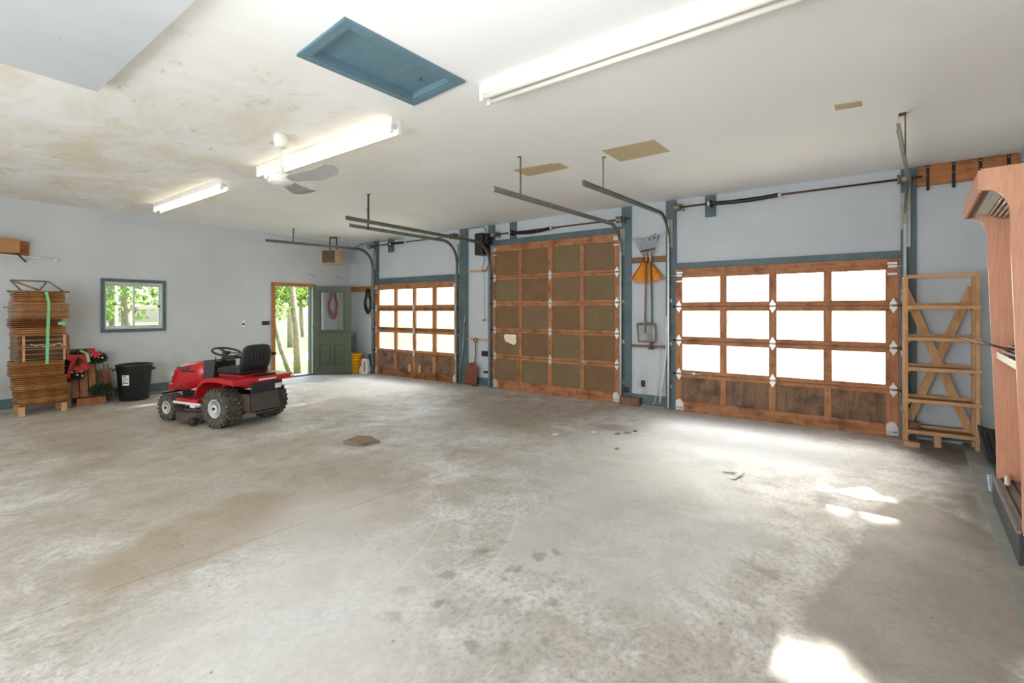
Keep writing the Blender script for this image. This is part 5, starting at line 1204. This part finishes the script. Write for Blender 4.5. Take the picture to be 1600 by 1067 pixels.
# mower deck
def deckpoly(n=28, rx=.47, ry=.30):
    return [(rx*abs(math.cos(a))**.7*math.copysign(1, math.cos(a)), .60+ry*abs(math.sin(a))**.8*math.copysign(1, math.sin(a))) for a in [2*PI*i/n for i in range(n)]]
mb = MB().prism(deckpoly(), .11, Matrix.Translation((-.02, 0, .055))).prism(deckpoly(rx=.38, ry=.24), .03, Matrix.Translation((-.02, 0, .165)))
L('mower_deck', mb, 'mower')
for x, y in ((-.26, .62), (.24, .62), (0, .52)): L('deck_pulley', MB().lathe([(.05, 0), (.055, .02), (.05, .04), (.03, .06), (0, .06)], 18, Matrix.Translation((x, y, .195))), 'dark_metal')
L('gauge_wheel', MB().lathe([(.0, -.025), (.05, -.025), (.055, -.015), (.055, .015), (.05, .025), (0, .025)], 18, Matrix.Translation((-.47, .38, .058)), 'x'), 'blackr')
L('discharge_chute', MB().box(.44, .60, .45, .78, .07, .17, .01), 'black')
L('running_board', MB().bar((-.42, .30, .275), (-.42, .85, .275), .03, .03).box(-.42, -.20, .42, .52, .22, .27), 'rim')

# ------------------------------------------------------------------ outdoors
struct('ground', MB().box(-60, 90, 10.3, 90, -.35, -.3), M['lawn'], 'green lawn seen through the side doorway', 'lawn').name = 'lawn'
struct('driveway', MB().box(7.4, 90, -60, 10.3, -.35, -.06), M['gravel'], 'pale gravel yard outside the overhead doors', 'driveway')
struct('path', MB().box(2, 30, 15.6, 18.0, -.3, -.285), M['gravel'], 'pale garden path crossing the lawn', 'path')
def leaves(mb, c, rx, ry, rz, n, rnd, sz=.08, keep=None):
    for i in range(n):
        d = Vector((rnd.gauss(0, 1), rnd.gauss(0, 1), rnd.gauss(0, 1))).normalized()*(.35+.65*rnd.random()**.5)
        p = Vector((c[0]+d.x*rx, c[1]+d.y*ry, c[2]+d.z*rz))
        if keep and not keep(p): continue
        a = Vector((rnd.gauss(0, 1), rnd.gauss(0, 1), rnd.gauss(0, 1))).normalized(); b_ = a.orthogonal().normalized(); s = sz*rnd.uniform(.6, 1.3)
        mb.add([p-a*s, p+b_*s*.6, p+a*s, p-b_*s*.6], [(0, 1, 2, 3)])
def tree(label, base, top, r0, blobs, n, mat, seed, sz=.08, keep=None, group=None, bends=None):
    rnd = random.Random(seed); t = thing('tree', label, 'tree', base, group=group)
    b0 = Vector(base); t0 = Vector(top); pts = [b0+(t0-b0)*f+Vector((rnd.uniform(-.06, .06)*(0 < f < 1), rnd.uniform(-.06, .06)*(0 < f < 1), 0)) for f in (0, .25, .5, .75, 1)]
    mb = MB().tube(pts, [r0, r0*.85, r0*.7, r0*.5, r0*.25], 10)
    for (c, rx, ry, rz) in blobs:
        s_ = b0+(t0-b0)*rnd.uniform(.35, .7); e = Vector(c); mb.tube([s_, s_+(e-s_)*.5+Vector((0, 0, .1)), e], [r0*.35, r0*.22, r0*.06], 6)
    obj('trunk', mb, M['bark'], t)
    lm = MB()
    for (c, rx, ry, rz) in blobs: leaves(lm, c, rx, ry, rz, n, rnd, sz, keep)
    f = obj('foliage', lm, M[mat], t); return t
tree('slim pale-barked tree standing just outside the side doorway', (7.28, 12.75, -.3), (7.05, 12.9, 4.2), .115, [((6.6, 13.0, 2.6), .9, .8, .7), ((7.5, 13.1, 3.2), .9, .8, .8), ((6.5, 12.7, 1.5), .55, .4, .35), ((7.3, 13.2, 2.2), .5, .4, .4)], 420, 'leaf', 1, .05)
tree('leaning pale-barked tree left of the slim one outside the doorway', (6.95, 12.55, -.3), (6.2, 12.9, 2.6), .08, [((6.3, 13.0, 2.1), .6, .5, .5), ((6.1, 12.8, 1.0), .4, .3, .3)], 380, 'leaf', 2, .05)
tree('broad leafy tree across the lawn, middle of the doorway view', (12.2, 22.0, -.3), (12.2, 22, 5), .16, [((12.2, 22, 3.9), 1.5, 1.5, 1.7), ((11.2, 21.6, 2.6), .9, .9, .9)], 800, 'leaf2', 3, .12)
tree('tall leafy tree far across the lawn, right of the doorway view', (17.4, 30.0, -.3), (17.4, 30, 6), .2, [((17.2, 30, 5.0), 1.9, 2.2, 2.6), ((16.6, 29, 2.9), 1.3, 1.3, 1.2)], 900, 'leaf', 4, .16)
tree('leafy tree outside the small window', (3.9, 16.0, -.3), (3.9, 16, 5), .12, [((4.1, 16, 2.9), 1.3, 1.1, 1.2), ((3.2, 15.6, 1.6), .7, .6, .5)], 900, 'leaf2', 5, .07)
tree('bushy tree farther left outside the small window', (6.3, 24.0, -.3), (6.3, 24, 6), .2, [((6.3, 24, 3.6), 2.8, 2, 2.6)], 1500, 'leaf', 6, .14)
# two big shade trees whose crowns keep the low sun off the overhead doors, apart from one gap
def gap(p):
    # where the sun ray through p lands on the plane of the doors
    t_ = (p.x-7.1); yy = p.y+.035*t_; zz = p.z-.405*t_
    if -.53 < yy < .10 and .90-.2*yy < zz < 1.20+.1*yy: return math.sin(yy*23+zz*17)+math.sin(yy*9-zz*31)*.8 > 1.25
    if -.42 < yy < .14 and 1.84-.15*yy < zz < 2.2: return False
    return True
def shade_tree(label, base, xs, seed):
    rnd = random.Random(seed); blobs = []
    for (cx, cy, cz, rr) in xs: blobs.append(((cx, cy, cz), rr, rr*1.25, rr*.8))
    return tree(label, base, (base[0], base[1], 7), .28, blobs, 2600, 'leaf2', seed, .13, keep=gap)
shade_tree('spreading shade tree outside between the middle and near overhead doors', (16.2, 5.5, -.06), [(16, 4.2, 5.4, 1.5), (16.5, 6.6, 5.3, 1.5), (16, 2.3, 5.2, 1.45), (15.8, 8.6, 5.2, 1.6), (16.6, 1.0, 5.5, 1.2), (16.4, 5.4, 6.6, 1.6)], 21)
shade_tree('spreading shade tree outside to the right of the near overhead door', (16.2, -3.6, -.06), [(16, -2.4, 5.4, 1.5), (16.4, -.6, 5.2, 1.3), (16, -4.6, 5.6, 1.6), (15.9, .6, 4.9, 1.0), (16.3, -1.0, 6.3, 1.2)], 22)
